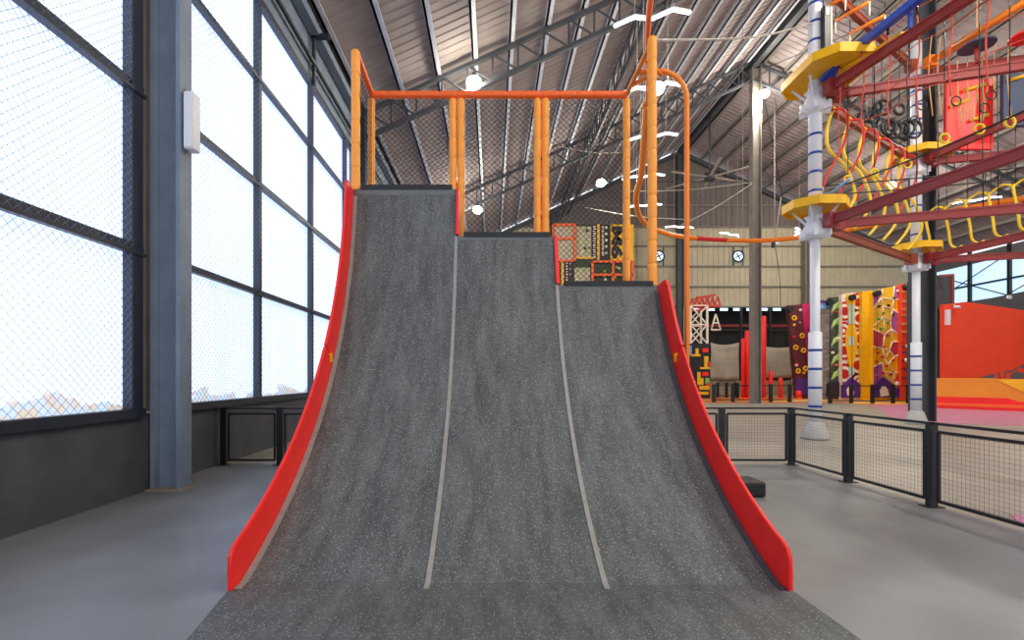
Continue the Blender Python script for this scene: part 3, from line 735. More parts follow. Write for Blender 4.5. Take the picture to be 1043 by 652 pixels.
def platform(x, y, z, wx, wy, label, ox=0, oy=0):
    o = thing('platform', label, 'platform', (x, y, z))
    cx, cy = x+ox, y+oy; a = .35
    pl = [(cx-wx, cy-wy+a), (cx-wx+a, cy-wy), (cx+wx-a, cy-wy), (cx+wx, cy-wy+a), (cx+wx, cy+wy-a), (cx+wx-a, cy+wy), (cx-wx+a, cy+wy), (cx-wx, cy+wy-a)]
    dp = MB().prism(pl, 'z', z, z+.05).build('deck_plate', 'yellow', o)
    rim = MB()
    for p, q in zip(pl, pl[1:]+pl[:1]): rim.beam((p[0], p[1], z+.0), (q[0], q[1], z+.0), .03, .20)
    rim.build('rim', 'yellow', dp)
    for i in range(4):
        an = i*math.pi/2+math.pi/4
        MB().beam((x+.14*math.cos(an), y+.14*math.sin(an), z-.45), (x+.5*math.cos(an), y+.5*math.sin(an), z-.02), .05).build('support_arm', 'white', o)
platform(*PO[1], 5.66, .66, .60, 'lower yellow platform around the nearer white pole')
platform(*PO[1], 8.72, .72, .95, 'upper yellow platform around the nearer white pole', .05, -.35)
platform(*PO[2], 5.62, .62, .6, 'lower yellow platform around the farther white pole')
platform(*PO[2], 8.62, .75, .65, 'upper yellow platform around the farther white pole', .15, 0)
# blue sliding rail along the upper girder
o = thing('blue_rail', 'bright blue rail rising from the upper yellow platform to the top edge', 'rail', (8.2, 10, 9.0))
MB().beam((8.02, 11.45, 8.80), (8.62, 7.4, 8.98), .16, .14).build('rail', 'bluebeam', o)
MB().beam((7.98, 11.75, 8.60), (8.05, 11.3, 8.84), .26, .12).build('foot', 'bluebeam', o)
MB().beam((8.35, 9.8, 8.48), (8.35, 9.8, 8.85), .06).beam((8.60, 8.0, 8.48), (8.60, 8.0, 8.9), .06).build('bracket', 'bluebeam', o)
# yellow ramp panel beside the platform
o = tag(MB().prism([(8.0, 11.9), (8.35, 11.9), (8.95, 10.2), (8.5, 10.2)], 'z', 8.64, 8.70).build('platform_wing', 'yellow', loc=(8.4, 11, 8.6)), 'long yellow panel lying between the blue rail and the upper dark red girder', 'panel')
# belay device on the nearer pole
o = thing('belay_device', 'slim black belay housing strapped to the nearer white pole above its upper platform', 'belay device', (8.0, 11.8, 9.6))
hg = bevel(MB().box((7.92, 11.70, 9.02), (8.08, 11.84, 10.40)).build('housing', 'black', o), .02)
MB().tube([(8.14, 11.78, 9.0), (8.14, 11.78, 10.4)], .025, 6).build('rope', 'cream', o)
MB().box((7.96, 11.69, 10.15), (8.04, 11.70, 10.32)).build('sticker', 'cream', hg)

def lerp(a, b_, t): return (a[0]+(b_[0]-a[0])*t, a[1]+(b_[1]-a[1])*t)
# orange rope net under the upper near girder
o = thing('rope_net', 'orange-red rope net hanging along the upper dark red girder nearest the viewer', 'net', (8.6, 9, 8.3))
A, B = PO[1], PO[3]
ts = [.10+.092*i for i in range(9)]
for i, t in enumerate(ts):
    x, y = lerp(A, B, t)
    zb = 6.75-.12*(i % 2)
    MB().tube(spline([(x, y-.02, 8.72), (x+.03, y-.04, 8.0), (x-.02, y-.03, 7.4), (x+.04, y, zb)], 4), .014, 6).build('vertical_rope', 'orangerope', o)
    MB().tube([(x, y-.02, 8.66), (x, y-.02, 8.82)], .03, 6).build('end_knob', 'black', o)
for z in (8.75, 8.05, 7.55, 7.1):
    pts = []
    for i, t in enumerate(ts): x, y = lerp(A, B, t); pts.append((x, y-.04, z+(.05 if i % 2 else -.05)))
    MB().tube(pts, .010, 5).build('cross_rope', 'orangerope', o)
# climbing rings hanging along the lower near girder
for i, t in enumerate((.12, .22, .33, .44, .53, .60, .68, .75)):
    x, y = lerp(A, B, t); x += .12; z = 6.05-.1*((i*7) % 3)
    o = thing('hanging_ring', '%s yellow ring on a black rope, counted from the nearer white pole' % ('first', 'second', 'third', 'fourth', 'fifth', 'sixth', 'seventh', 'eighth')[i], 'ring', (x, y, z), 'yellow rings on black ropes')
    MB().ring((x, y, z), .085, .022, 'y').build('ring', 'yellowrope', o)
    MB().tube([(x, y, z+.10), (x, y, 8.25)], .010, 5).build('rope', 'black', o)
tag(MB().tube(spline([(7.98, 11.7, 5.95), (8.5, 9.3, 5.86), (9.15, 6.1, 6.0)], 8), .018, 6).build('safety_cable', 'black', loc=(8.5, 9, 5.9)), 'black cable stretched above the lower near girder', 'cable')
o = thing('cable_grip', 'light blue grip at the end of the black cable over the lower platform', 'grip', (7.98, 11.5, 5.9))
MB().tube([(8.0, 11.6, 5.85), (8.1, 11.1, 6.0)], .035, 8).build('sleeve', 'skyblue', o); MB().ring((7.99, 11.65, 5.84), .06, .012, 'y').build('loop', 'skyblue', o)
for z, lb in ((6.25, 'upper of two black hand cables crossing to the right edge above the long lower girder'), (6.02, 'lower of two black hand cables crossing to the right edge above the long lower girder')):
    tag(MB().tube(spline([(8.1, 11.9, z-.1), (11.2, 10.85, z-.16), (14.2, 9.95, z)], 8), .016, 6).build('safety_cable', 'black', loc=(11, 11, z)), lb, 'cable')
# black drop ropes between the girders on the right
for i, t in enumerate((.30, .36, .48, .52, .62, .70, .76, .84)):
    x, y = lerp(PO[1], PO[4], t)
    tag(MB().tube([(x, y, 8.25), (x+.03, y, 5.32)], .011, 5).build('drop_rope', 'black', loc=(x, y, 5.3)), ('first', 'second', 'third', 'fourth', 'fifth', 'sixth', 'seventh', 'eighth')[i]+' black drop rope from the nearer white pole between the long girders', 'rope', 'black drop ropes')
# curved hoses between the poles
A, B = PO[1], PO[2]
for i in range(6):
    t = .12+.14*i; x, y = lerp(A, B, t)
    nm_ = ('first', 'second', 'third', 'fourth', 'fifth', 'sixth')[i]
    o = thing('curved_rope', nm_+' yellow curved rope from the nearer white pole, between the two poles', 'rope', (x, y, 7), 'yellow curved ropes')
    MB().tube(spline([(x+.05, y, 8.25), (x-.08, y, 7.8), (x-.04, y, 7.3), (x+.38, y, 6.85), (x+.62, y, 6.2), (x+.50, y, 5.8), (x+.18, y, 5.40)], 6), .037, 8).build('sleeve', 'yellowrope', o)
    MB().ring((x+.05, y, 8.28), .08, .02, 'x').build('loop', 'yellowrope', o)
    o = thing('curved_rope', nm_+' red curved rope from the nearer white pole, between the two poles', 'rope', (x, y-.2, 7), 'red curved ropes')
    MB().tube(spline([(x+.0, y-.02, 8.26), (x+.20, y-.2, 8.18), (x+.26, y-.25, 7.75), (x+.12, y-.25, 7.2), (x-.22, y-.25, 6.6), (x-.35, y-.25, 6.25)], 6), .028, 8).build('sleeve', 'redrope', o)
    MB().tube([(x-.35, y-.25, 6.28), (x-.38, y-.25, 6.0)], .018, 6).build('tail', 'silver', o)
# yellow rope stirrups on the far girder
A, B = PO[2], PO[4]
for i in range(7):
    t = .06+.10*i; x, y = lerp(A, B, t)
    o = thing('rope_stirrup', ('first', 'second', 'third', 'fourth', 'fifth', 'sixth', 'seventh')[i]+' yellow stirrup from the farther white pole along the row', 'stirrup', (x, y, 6), 'yellow rope stirrups')
    MB().tube(spline([(x, y, 6.62), (x-.06, y, 6.5), (x+.06, y, 5.9), (x+.12, y, 5.50), (x+.26, y-.05, 5.37), (x+.38, y-.1, 5.43)], 5), .034, 8).build('sleeve', 'yellowrope', o)
    MB().tube(spline([(x, y, 6.62), (x+.08, y-.2, 6.74), (x+.0, y-.42, 6.68), (x, y-.56, 6.60)], 5), .03, 8).build('loop_top', 'yellowrope', o)
    MB().tube([(x, y, 6.64), (x, y, 8.25)], .010, 5).build('rope', 'black', o)
# red and navy climbing boards and stepping discs beyond the poles
def board(x0, x1, y0, y1, Y, m, label, bars):
    a = P(x0, y1, Y); b_ = P(x1, y0, Y)
    o = thing('climbing_board', label, 'climbing board', ((a.x+b_.x)/2, Y, a.z))
    bevel(MB().box((a.x, Y, a.z), (b_.x, Y+.12, b_.z)).build('panel', m, o), .02)
    for (px0, py0, px1, py1) in bars:
        MB().tube([P(px0, py0, Y-.06), P(px1, py1, Y-.06)], .055, 8).build('grip_bar', 'yellow', o)
    for px in (x0+5, x1-5):
        p = P(px, y0, Y+.06); MB().tube([p, (p.x, p.y, 11.15)], .02, 5).build('strap', 'tanrope', o)
board(964, 1012, 80, 152, 15.3, 'red', 'bright red climbing board with yellow grip bars hanging in the ropes course', [(969, 108, 988, 101), (982, 92, 1003, 86), (990, 122, 1006, 117)])
board(1022, 1062, 74, 128, 14.9, 'navy', 'navy blue climbing board at the right edge of the ropes course', [(1030, 81, 1044, 77)])
for (px, py, m, r, lb) in ((995, 47, 'navy', .42, 'dark blue stepping disc hanging above the shiny orange tube'), (1047, 37, 'red', .42, 'red stepping disc hanging at the right edge near the top')):
    c_ = P(px, py, 14.2); o = thing('stepping_disc', lb, 'disc', c_)
    MB().disc(c_, r, 'z', .05, 24).build('disc', m, o)
    MB().tube([c_-Vector((0,0,.5)), c_+Vector((0,0,1.5))], .02, 6).build('rope', 'tanrope', o)
    MB().tube([c_-Vector((0,0,.5)), c_-Vector((0,0,.04))], [.05, .07], 10).build('hub', 'beamred', o)
for i, (q0, q1) in enumerate((((9.1, 13.0), (9.5, 12.35)), ((9.85, 13.5), (10.25, 12.8)), ((8.5, 12.6), (8.75, 12.15)))):
    o = thing('stepping_log', ('middle', 'lowest', 'topmost')[i]+' of the three thin orange stepping bars near the top of the nearer pole', 'stepping bar', (*q0, 11), 'orange stepping bars')
    MB().tube([(*q0, 10.95), (*q1, 10.95)], .045, 8).build('log', 'orangetube', o)
    for q in (q0, q1): MB().tube([(*q, 10.95), (*q, 10.6)], .02, 6).build('cord', 'cream', o)
    MB().tube([(*q0, 10.95), (*q0, 11.3)], .012, 5).tube([(*q1, 10.95), (*q1, 11.3)], .012, 5).build('hanger', 'black', o)
# black hoses bundled near the farther pole
o = thing('cable_bundle', 'tangled black cargo rings bundled between the two white poles', 'rope bundle', (11.5, 14.3, 9))
rnd = random.Random(3)
for i in range(11):
    c_ = P(878+i*5.2+rnd.uniform(-2, 2), 108+rnd.uniform(0, 26), 14.2+rnd.uniform(-.3, .3))
    MB().ring(c_, rnd.uniform(.14, .26), .04, rnd.choice('xy')).build('rubber_ring', 'black', o)
for i in range(5):
    a = P(870+i*8, 120+i*3, 14.2); MB().tube([a, P(895+i*7, 138+rnd.uniform(-6, 6), 14.2)], .04, 6).build('link_bar', 'silver' if i % 2 else 'black', o)
for i in range(6):
    a = P(880+i*9, 110, 14.2); MB().tube([a, (a.x, a.y, 11.3)], .012, 5).build('hanger', 'black', o)
# tan handlines left of the red board and rope loops in front of it
o = thing('rope_ladder', 'tan rope loops hanging in front of the red climbing board', 'rope ladder', P(985, 60, 14.6))
for px in (946, 955, 966, 975, 985, 1000, 1012, 1026):
    MB().tube(spline([P(px+3, 36, 14.6), P(px, 75, 14.6), P(px+4, 118, 14.6)], 5), .014, 6).build('side_rope', 'tanrope', o)
for i in range(3):
    MB().tube(spline([P(975+i*10, 88, 14.5), P(980+i*10, 125, 14.5), P(986+i*10, 88, 14.5)], 6), .014, 6).build('loop', 'tanrope', o)
for px, py in ((974, 103), (1010, 97), (1003, 110), (939, 107), (932, 123)):
    MB().ring(P(px, py, 14.4), .14, .02, 'y').build('black_ring', 'black', o)

# ------------------------------------------------------------------ climbing walls at the back
def Q(pts, Y): return [((x-VX)*Y/F, CH-(y-HY)*Y/F) for x, y in pts]
def facepoly(mb, pts, Y, th=.03, mi=0, back=.0): return mb.prism(Q(pts, Y), 'y', Y-th, Y+back, mi)
def wallpanel(label, pts, Y, m, th=.35):
    xs = [p[0] for p in pts]; o = thing('climbing_wall', label, 'climbing wall', ((sum(xs)/len(xs)-VX)*Y/F, Y, 0))
    q = Q(pts, Y); zmin = min(z for _, z in q); q = [(x, (.02 if z < 1.2 else z)) for x, z in q]
    MB().prism(q, 'y', Y, Y+th).build('board', m, o)
    return o
def holds(o, lst, Y, r=.10):
    for x, y, m in lst:
        c_ = P(x, y, Y-.08)
        MB().tube([c_+Vector((0,.06,0)), c_+Vector((0,-.03,0)), c_+Vector((0,-.07,0))], [r, r*.85, r*.4], 8).build('hold', m, o)
def belay(o, x, y, Y):
    c_ = P(x, y, Y-.2); u_ = MB().tube([c_-Vector((0,.12,0)), c_+Vector((0,.18,0))], .19, 14).build('belay_unit', 'black', o)
    MB().tube([c_, (c_.x, c_.y, .6)], .015, 4).build('belay_rope', 'black', u_)
Y1 = 33.0
o = wallpanel('maroon climbing wall with round yellow holds, leaning to the side', [(803, 311), (817, 310), (825, 402), (812, 402)], Y1, 'maroon')
for x, y in ((809, 324), (817, 342), (810.5, 354), (818.5, 357), (820.5, 375.5), (813, 378)):
    MB().ring(P(x, y, Y1-.06), .13, .06, 'y', 14, 6).build('ring_hold', 'yellow', o)
holds(o, [(809, 331, 'yellow'), (815.5, 316, 'cream'), (815, 329, 'mauve'), (819, 380, 'yellow'), (809, 343, 'red'), (812, 371, 'red'), (811.5, 372, 'cream')], Y1)
belay(o, 805, 315, Y1)
f_ = MB(); facepoly(f_, [(810, 402), (810, 388), (814, 384), (818, 388), (821, 385), (824, 390), (824, 402)], Y1, .06); f_.build('foot_panel', 'purple', o)
wallpanel('plain magenta climbing wall partly behind the nearer white pole', [(817, 309.5), (832, 309), (832, 402), (825, 402)], Y1+.1, 'magenta')
Y2 = 32.0
o = wallpanel('rock-patterned grey climbing wall with a pale blue top', [(832, 306), (846, 306), (846, 404), (832, 404)], Y2, 'rock')
f_ = MB(); facepoly(f_, [(833, 306), (845.5, 306), (844, 313), (838, 315), (833, 314)], Y2); f_.build('painted_sky', 'skyblue', o)
f_ = MB(); facepoly(f_, [(833, 306), (843, 306), (839, 309), (833, 309)], Y2, .05); f_.build('painted_cloud', 'purple', o)
o = wallpanel('dark green climbing wall painted with pale jagged leaves', [(846, 303), (858, 302), (858, 404), (846, 404)], Y2-.1, 'darkgreen'); Yg = Y2-.1
for k, (py) in enumerate((305, 321, 339, 358, 374)):
    f_ = MB(); facepoly(f_, [(846, py+14), (849, py+5), (852, py+4), (857, py-2), (855, py+5), (857.5, py+8), (852, py+9)], Yg, .04); f_.build('painted_leaf', 'leafgreen', o)
    f_ = MB(); facepoly(f_, [(846, py+17), (849, py+15), (849, py+8), (846, py+11)], Yg, .03); f_.build('painted_stone', 'steelgrey', o)
    f_ = MB(); facepoly(f_, [(846.5, py+12), (850, py+6), (855, py+1), (851, py+6)], Yg, .06); f_.build('painted_edge', 'cream', o)
holds(o, [(852, 372, 'orangedeep'), (848.5, 359.5, 'cream'), (850, 389, 'navy'), (854, 345, 'cream'), (852, 318, 'paint_red')], Yg)
belay(o, 845.5, 308, Yg)
f_ = MB(); facepoly(f_, [(842, 404), (842, 391), (849, 386), (857, 392), (857, 404)], Yg, .10); f_.build('foot_panel', 'brownboard', o)
Yb = 31.6
o = wallpanel('white climbing wall painted with red rings and a tall yellow shape', [(857.5, 300), (862, 299), (878, 298), (878, 405), (857.5, 405)], Yb, 'cream')
def rings(cx, cy, rad, cols):
    for i, (r, m) in enumerate(zip(rad, cols)):
        c_ = P(cx, cy, Yb-.015-.012*i); x0 = (857.7-VX)*Yb/F; x1 = (877.8-VX)*Yb/F
        pts = []
        for k in range(24):
            a = 2*math.pi*k/24; pts.append((min(x1, max(x0, c_.x+r*math.cos(a))), c_.z+r*math.sin(a)))
        MB().prism(pts, 'y', c_.y-.012, c_.y+.01).build('painted_ring', m, o)
for cx, cy, s in ((860.5, 317, 1), (874.5, 308, 1.0), (875.5, 324, 1), (859, 337, .95), (875, 345, 1), (860, 357, 1), (874, 372, 1.1), (860, 381, 1.1), (874.5, 388, .8)):
    rings(cx, cy, [.62*s, .46*s, .28*s, .14*s], ['paint_red', 'cream', 'paint_red', 'cream'] if s < 1 else ['paint_red', 'cream', 'paint_red', 'paint_red'])
f_ = MB(); facepoly(f_, [(862, 300), (871, 300), (870, 330), (873, 340), (873, 352), (870, 368), (867.5, 378), (866, 378), (864, 368), (861.5, 352), (861.5, 340), (864.5, 330)], Yb-.07, .03, 0, .02); f_.build('painted_shape', 'yellow', o)
ps_ = bpy.data.objects['painted_shape']
for y0, y1 in ((310, 330), (343, 352), (374, 382)):
    for dx in (0, 3.0):
        f_ = MB(); facepoly(f_, [(864.6+dx, y0), (866.8+dx, y0), (866.8+dx, y1), (864.6+dx, y1)], Yb-.11, .02, 0, .02); f_.build('painted_window', 'paleaqua', ps_)
belay(o, 868, 303, Yb)
f_ = MB(); facepoly(f_, [(857.5, 405), (857.5, 393), (867, 384.5), (877, 393), (877, 405)], Yb-.12, .06, 0, .1); fp_ = f_.build('foot_panel', 'purple', o)
f_ = MB(); facepoly(f_, [(863, 403), (862, 397), (865, 393), (868, 395), (870, 400), (869, 403)], Yb-.19, .02); f_.build('painted_figure', 'cream', fp_)
wallpanel('plain bright yellow climbing wall', [(878, 297), (889.3, 296), (889.3, 407), (878, 407)], 31.3, 'yellow')
Yr = 31.0
o = wallpanel('yellow climbing wall with white giraffe-like lines and purple patches', [(889.3, 297), (900, 294), (910, 291.5), (918, 290.5), (918, 405), (889.3, 405)], Yr, 'yellow')
def patch(m, pts): f_ = MB(); facepoly(f_, pts, Yr, .03); f_.build('painted_patch', m, o)
patch('mauve', [(889.6, 297.5), (897, 295), (896, 302), (889.6, 313)])
patch('mauve', [(910, 292), (918, 291), (918, 305), (910, 306)])
patch('rosered', [(889.6, 335), (901, 341), (899, 354), (889.6, 352)])
patch('mauve', [(910, 316), (918, 321), (918, 342), (909, 335), (907, 326)])
patch('rosered', [(908, 349), (918, 349), (918, 361), (910, 362), (906, 356)])
patch('mauve', [(889.6, 374), (895, 371), (899, 373), (897, 384), (889.6, 394)])
patch('rosered', [(915, 379), (918, 380), (918, 394), (911, 389)])
ln = MB()
for poly in ([(889.5, 314), (898, 303), (899, 294)], [(898, 303), (910, 305), (911, 292)], [(898, 303), (899, 312), (909, 315), (910, 305), (918, 305)], [(909, 315), (918, 321)], [(899, 312), (900, 322), (907, 327), (909, 315)],
             [(889.5, 333), (900, 322)], [(889.5, 335), (901, 341), (900, 322)], [(901, 341), (899, 355), (889.5, 353)], [(901, 341), (908, 335), (907, 327)], [(908, 335), (918, 343)], [(899, 355), (906, 357), (909, 348), (908, 335)],
             [(906, 357), (911, 363), (918, 361)], [(899, 355), (901, 366), (911, 380), (918, 379)], [(901, 366), (906, 357)], [(889.5, 374), (899, 369), (900, 379), (909, 389)], [(900, 379), (911, 380), (909, 390)], [(904, 373), (911, 363)], [(909, 348), (918, 348)]):
    for p, q in zip(poly, poly[1:]): ln.tube([P(*p, Yr-.03), P(*q, Yr-.03)], .034, 4)
ln.build('painted_lines', 'cream', o)
holds(o, [(896, 312, 'black'), (905.5, 311, 'black'), (900.5, 318.5, 'green'), (895.5, 325, 'green'), (905, 328.5, 'green'), (898, 334.5, 'green'), (910, 320.5, 'darkgreen'), (905, 341.5, 'paint_red'), (901, 353, 'paint_red'), (894.5, 359, 'paint_red'), (899, 363.5, 'paint_red'), (910, 367, 'paint_red'), (903.5, 372.5, 'paint_red'), (900, 380, 'paint_red'), (908, 381, 'paint_red'), (893.5, 382.5, 'mauve'), (914.5, 296.5, 'cream'), (911.5, 303.5, 'navy'), (893, 368, 'paint_red'), (914, 391, 'cream')], Yr, .09)
belay(o, 893.5, 299, Yr)
f_ = MB(); facepoly(f_, [(889.3, 405), (889.3, 394), (899, 384), (911, 393), (911, 395), (930, 395), (930, 405)], Yr-.1, .06, 0, .09); fp_ = f_.build('foot_panel', 'purple', o)
f_ = MB(); facepoly(f_, [(897, 404), (896, 398), (898, 395), (897.5, 393), (901, 393), (903, 395), (904.5, 398), (905.5, 403)], Yr-.17, .02); f_.build('painted_figure', 'cream', fp_)
Yz = 30.7
o = wallpanel('red climbing wall with gold rungs and white holds behind the farther pole', [(918.3, 289.5), (931, 288), (931, 405), (918.3, 405)], Yz, 'orangewall')
for y in (297, 307, 315, 321, 330, 338): MB().beam(P(918.8, y, Yz-.03), P(924, y, Yz-.03), .05, .10).build('rung', 'tanrope', o)
for y in (353, 359, 367, 376, 385): MB().beam(P(918.8, y, Yz-.03), P(927, y, Yz-.03), .05, .06).build('rung', 'purple', o)
holds(o, [(927, 317, 'cream'), (926.5, 337, 'cream'), (925, 353, 'cream'), (924, 367, 'cream'), (927, 378, 'cream'), (914, 391, 'cream')], Yz, .14)
belay(o, 924.5, 292, Yz)

# lettered tower seen through the netting
YT = 36.5
o = thing('lettered_tower', 'tower of black and yellow boards lettered 9M behind the nets of the lowest lane', 'climbing tower', ((604-VX)*YT/F, YT, 0))
def TB(m, x0, y0, x1, y1, name, d=.0, th=.08):
    a = P(x0, y1, YT); b_ = P(x1, y0, YT); return MB().box((a.x, YT-d-th, a.z), (b_.x, YT-d, b_.z)).build(name, m, o)
zb = P(0, 292, YT).z
MB().box(((563-VX)*YT/F, YT, .015), ((645-VX)*YT/F, YT+.3, P(0, 229, YT).z)).build('core', 'darkgreen', o)
for x0, x1 in ((563, 575), (575.5, 586)):
    pass
TB('wallsheet', 565, 231, 585, 265, 'board'); TB('wallsheet', 587, 231, 602, 262, 'board'); TB('wallsheet', 585, 273, 601, 291, 'board')
TB('brownboard', 603, 229, 621.5, 265, 'board'); TB('yellow', 621.5, 229, 645, 266, 'board'); TB('brownboard', 564, 266, 585, 291, 'board')
TB('yellow', 608, 229, 610.5, 265, 'yellow_stripe', .08, .03); TB('yellow', 571.5, 266, 574, 291, 'yellow_stripe', .08, .03); TB('yellow', 586, 262, 604, 264, 'yellow_stripe', .08, .05)
for i in range(14):
    TB('cream', 603.6+(i % 2)*.5, 230.5+i*2.4, 606.2+(i % 2)*.5, 231.7+i*2.4, 'tick_mark', .08, .02); TB('cream', 612.5+(i % 2)*.5, 231+i*2.2, 614.8, 232.2+i*2.2, 'tick_mark', .08, .02)
for i in range(5): TB('cream', 616, 231+i*6.5, 618.3, 233.2+i*6.5, 'number_mark', .08, .02)
for i in range(8): TB('cream', 567.5, 268+i*2.8, 569.5, 269.2+i*2.8, 'tick_mark', .08, .02); TB('cream', 576.5, 268+i*2.8, 578, 269.2+i*2.8, 'tick_mark', .08, .02)
for i in range(3): TB('cream', 580, 268+i*5.5, 581.2, 269.4+i*5.5, 'number_mark', .08, .02)
for i in range(5): TB('yellow', 564, 267+i*5, 566.5, 269.6+i*5, 'chevron', .08, .03)
rf = MB()
def RB(x0, y0, x1, y1): rf.beam(P(x0, y0, YT-.25), P(x1, y1, YT-.25), .16)
for s in ((563.5, 229, 563.5, 292), (585.5, 229, 585.5, 266), (563.5, 229, 585.5, 229), (563.5, 243, 585.5, 243), (563.5, 265.5, 585.5, 265.5), (603.5, 266.5, 644.5, 266.5), (603.5, 266.5, 603.5, 290), (624.5, 266.5, 624.5, 290), (603.5, 280, 644.5, 280), (644, 266.5, 644, 292)): RB(*s)
rf.build('red_frame', 'orangedeep', o)['label'] = 'orange-red lattice frame'
rnd2 = random.Random(5)
for x0, y0, x1, y1, n in ((588, 233, 601, 260, 9), (605, 270, 642, 288, 12), (587, 274, 600, 288, 5)):
    holds_l = [(rnd2.uniform(x0, x1), rnd2.uniform(y0, y1), rnd2.choice(['leafgreen', 'cream', 'darkgreen'])) for _ in range(n)]
    holds(o, holds_l, YT-.03, .12)
cu = bpy.data.curves.new('lettering', 'FONT'); cu.body = '9M'; cu.size = 1.0; cu.extrude = .02; cu.offset = .055
to = bpy.data.objects.new('lettering', cu); COL.objects.link(to)
bpy.context.view_layer.update()
me = bpy.data.meshes.new_from_object(to.evaluated_get(bpy.context.evaluated_depsgraph_get()))
COL.objects.unlink(to); bpy.data.objects.remove(to)
xs = [v.co.x for v in me.vertices]; ys = [v.co.y for v in me.vertices]
# reads upwards: text x -> +z, text y -> -x
za, zb_ = P(0, 264, YT).z, P(0, 231, YT).z; xa_, xb_ = (633.8-VX)*YT/F, (622.3-VX)*YT/F
b0 = WL[o.name]
for v in me.vertices:
    pass
co = [(v.co.x, v.co.y, v.co.z) for v in me.vertices]
mx0, mx1, my0, my1 = min(xs), max(xs), min(ys), max(ys)
for v, (cx, cy, cz) in zip(me.vertices, co):
    u = (cx-mx0)/(mx1-mx0); w_ = (cy-my0)/(my1-my0)
    v.co = (xa_+(xb_-xa_)*w_-b0.x, YT-.10-cz-b0.y, za+(zb_-za)*u-b0.z)
me.materials.clear(); me.materials.append(M['brownboard'])
lt = bpy.data.objects.new('lettering', me); COL.objects.link(lt); lt.parent = o; WL[lt.name] = b0
lt['label'] = 'dark lettering 9M turned sideways'

# crane tower with pixel board
YK = 33.5
o = thing('pixel_climbing_block', 'black climbing block with yellow and red pixel shapes beside the right red pad', 'climbing block', ((711-VX)*YK/F, YK, 0))
a = P(700, 350, YK); b_ = P(723, 405, YK)
MB().box((a.x, YK, .015), (b_.x, YK+1.2, a.z)).build('core', 'black', o)
for m, x0, y0, x1, y1 in (('yellow', 708, 355, 711, 361), ('yellow', 704, 361, 713, 363), ('red', 715, 355, 721, 359), ('yellow', 717, 363, 721, 374), ('yellow', 713, 374, 723, 376), ('red', 720, 369, 723, 373),
                          ('yellow', 710, 379, 713, 385), ('yellow', 710, 385, 716, 392), ('red', 715, 379, 721, 383), ('leafgreen', 718, 385, 722, 391), ('yellow', 712, 393, 722, 397), ('red', 719, 390, 723, 393), ('yellow', 712, 399, 721, 402), ('skyblue', 701, 352, 704, 362), ('yellow', 703, 388, 708, 392)):
    p = P(x0, y1, YK); q = P(x1, y0, YK); MB().box((p.x, YK-.10, p.z), (q.x, YK+.0, q.z)).build('pixel_tile', m, o)
o = thing('lattice_tower', 'white lattice tower with a red boom standing on the pixel climbing block', 'crane', ((712-VX)*YK/F, YK+.6, a.z))
zt = P(0, 311, YK).z; x0 = (704-VX)*YK/F; x1 = (721-VX)*YK/F; z0 = a.z
for x in (x0, x1):
    for y in (YK+.1, YK+1.1): MB().beam((x, y, z0), (x, y, zt), .12).build('corner_post', 'cream', o)
k = 2; dz = (zt-z0)/k
for i in range(k):
    for y in (YK+.1, YK+1.1):
        MB().beam((x0, y, z0+dz*i), (x1, y, z0+dz*(i+1)), .08).beam((x1, y, z0+dz*i), (x0, y, z0+dz*(i+1)), .08).beam((x0, y, z0+dz*(i+1)), (x1, y, z0+dz*(i+1)), .08).build('lattice_bar', 'cream', o)
bx0 = (705-VX)*YK/F; bx1 = (735-VX)*YK/F
bm_ = MB()
for dy in (.2, 1.0):
    bm_.beam((bx0, YK+dy, zt), (bx1, YK+dy, zt+.0), .14).beam((bx0+.4, YK+dy, zt+.55), (bx1-.3, YK+dy, zt+.75), .12)
    for i in range(5):
        xx = bx0+.2+i*.36; bm_.beam((xx, YK+dy, zt), (xx+.2, YK+dy, zt+.62), .08).beam((xx+.2, YK+dy, zt+.62), (xx+.38, YK+dy, zt), .08)
for i in range(6): xx = bx0+.1+i*.36; bm_.beam((xx, YK+.2, zt), (xx, YK+1.0, zt), .07)
bm_.beam((bx0+.1, YK+.2, zt-.35), (bx1-.8, YK+.2, zt-.2), .12)
bm_.build('boom', 'boomred', o)['label'] = 'red lattice boom'
o = thing('triangle_swing', 'white triangular swing bar hanging below the red boom', 'swing', P(729, 335, YK))
tp = P(729, 320, YK); l_ = P(724.5, 336, YK); r_ = P(734, 336, YK); m1 = P(727, 329, YK); m2 = P(731.5, 329, YK)
MB().tube([tp, l_], .055, 6).tube([tp, r_], .055, 6).tube([l_, r_], .06, 6).tube([m1, m2], .05, 6).build('bar', 'cream', o)

# red foam pillars on the orange floor
for (x0, x1, yt, lb) in ((755, 758.6, 345, 'tall red foam pillar left of the pale column, the shorter of the two'), (758.8, 763.2, 337, 'tall red foam pillar touching the pale column on its left'), (774.6, 780, 322, 'tallest red foam pillar just right of the pale column'),
                         (773.0, 775.6, 373, 'red foam pillar half hidden behind the pale column'), (783, 787, 378, 'medium red foam pillar in the row right of the tallest one'), (793, 797, 385, 'short red foam pillar in the middle of the row'), (810.5, 816, 398, 'very low red foam pillar beside the maroon wall')):
    Yp = 32.0 if x0 != 773.0 else 33.0
    xc = ((x0+x1)/2-VX)*Yp/F; r = (x1-x0)/2*Yp/F; z = P(0, yt, Yp).z
    o = thing('foam_pillar', lb, 'pillar', (xc, Yp, 0), 'red foam pillars')
    MB().tube([(xc, Yp, .02), (xc, Yp, z-.04), (xc, Yp, z)], [r, r, r*.85], 16).build('padding', 'red', o)
    MB().tube([(xc, Yp, .013), (xc, Yp, .10)], r+.06, 16).build('base_disc', 'orangedeep', o)

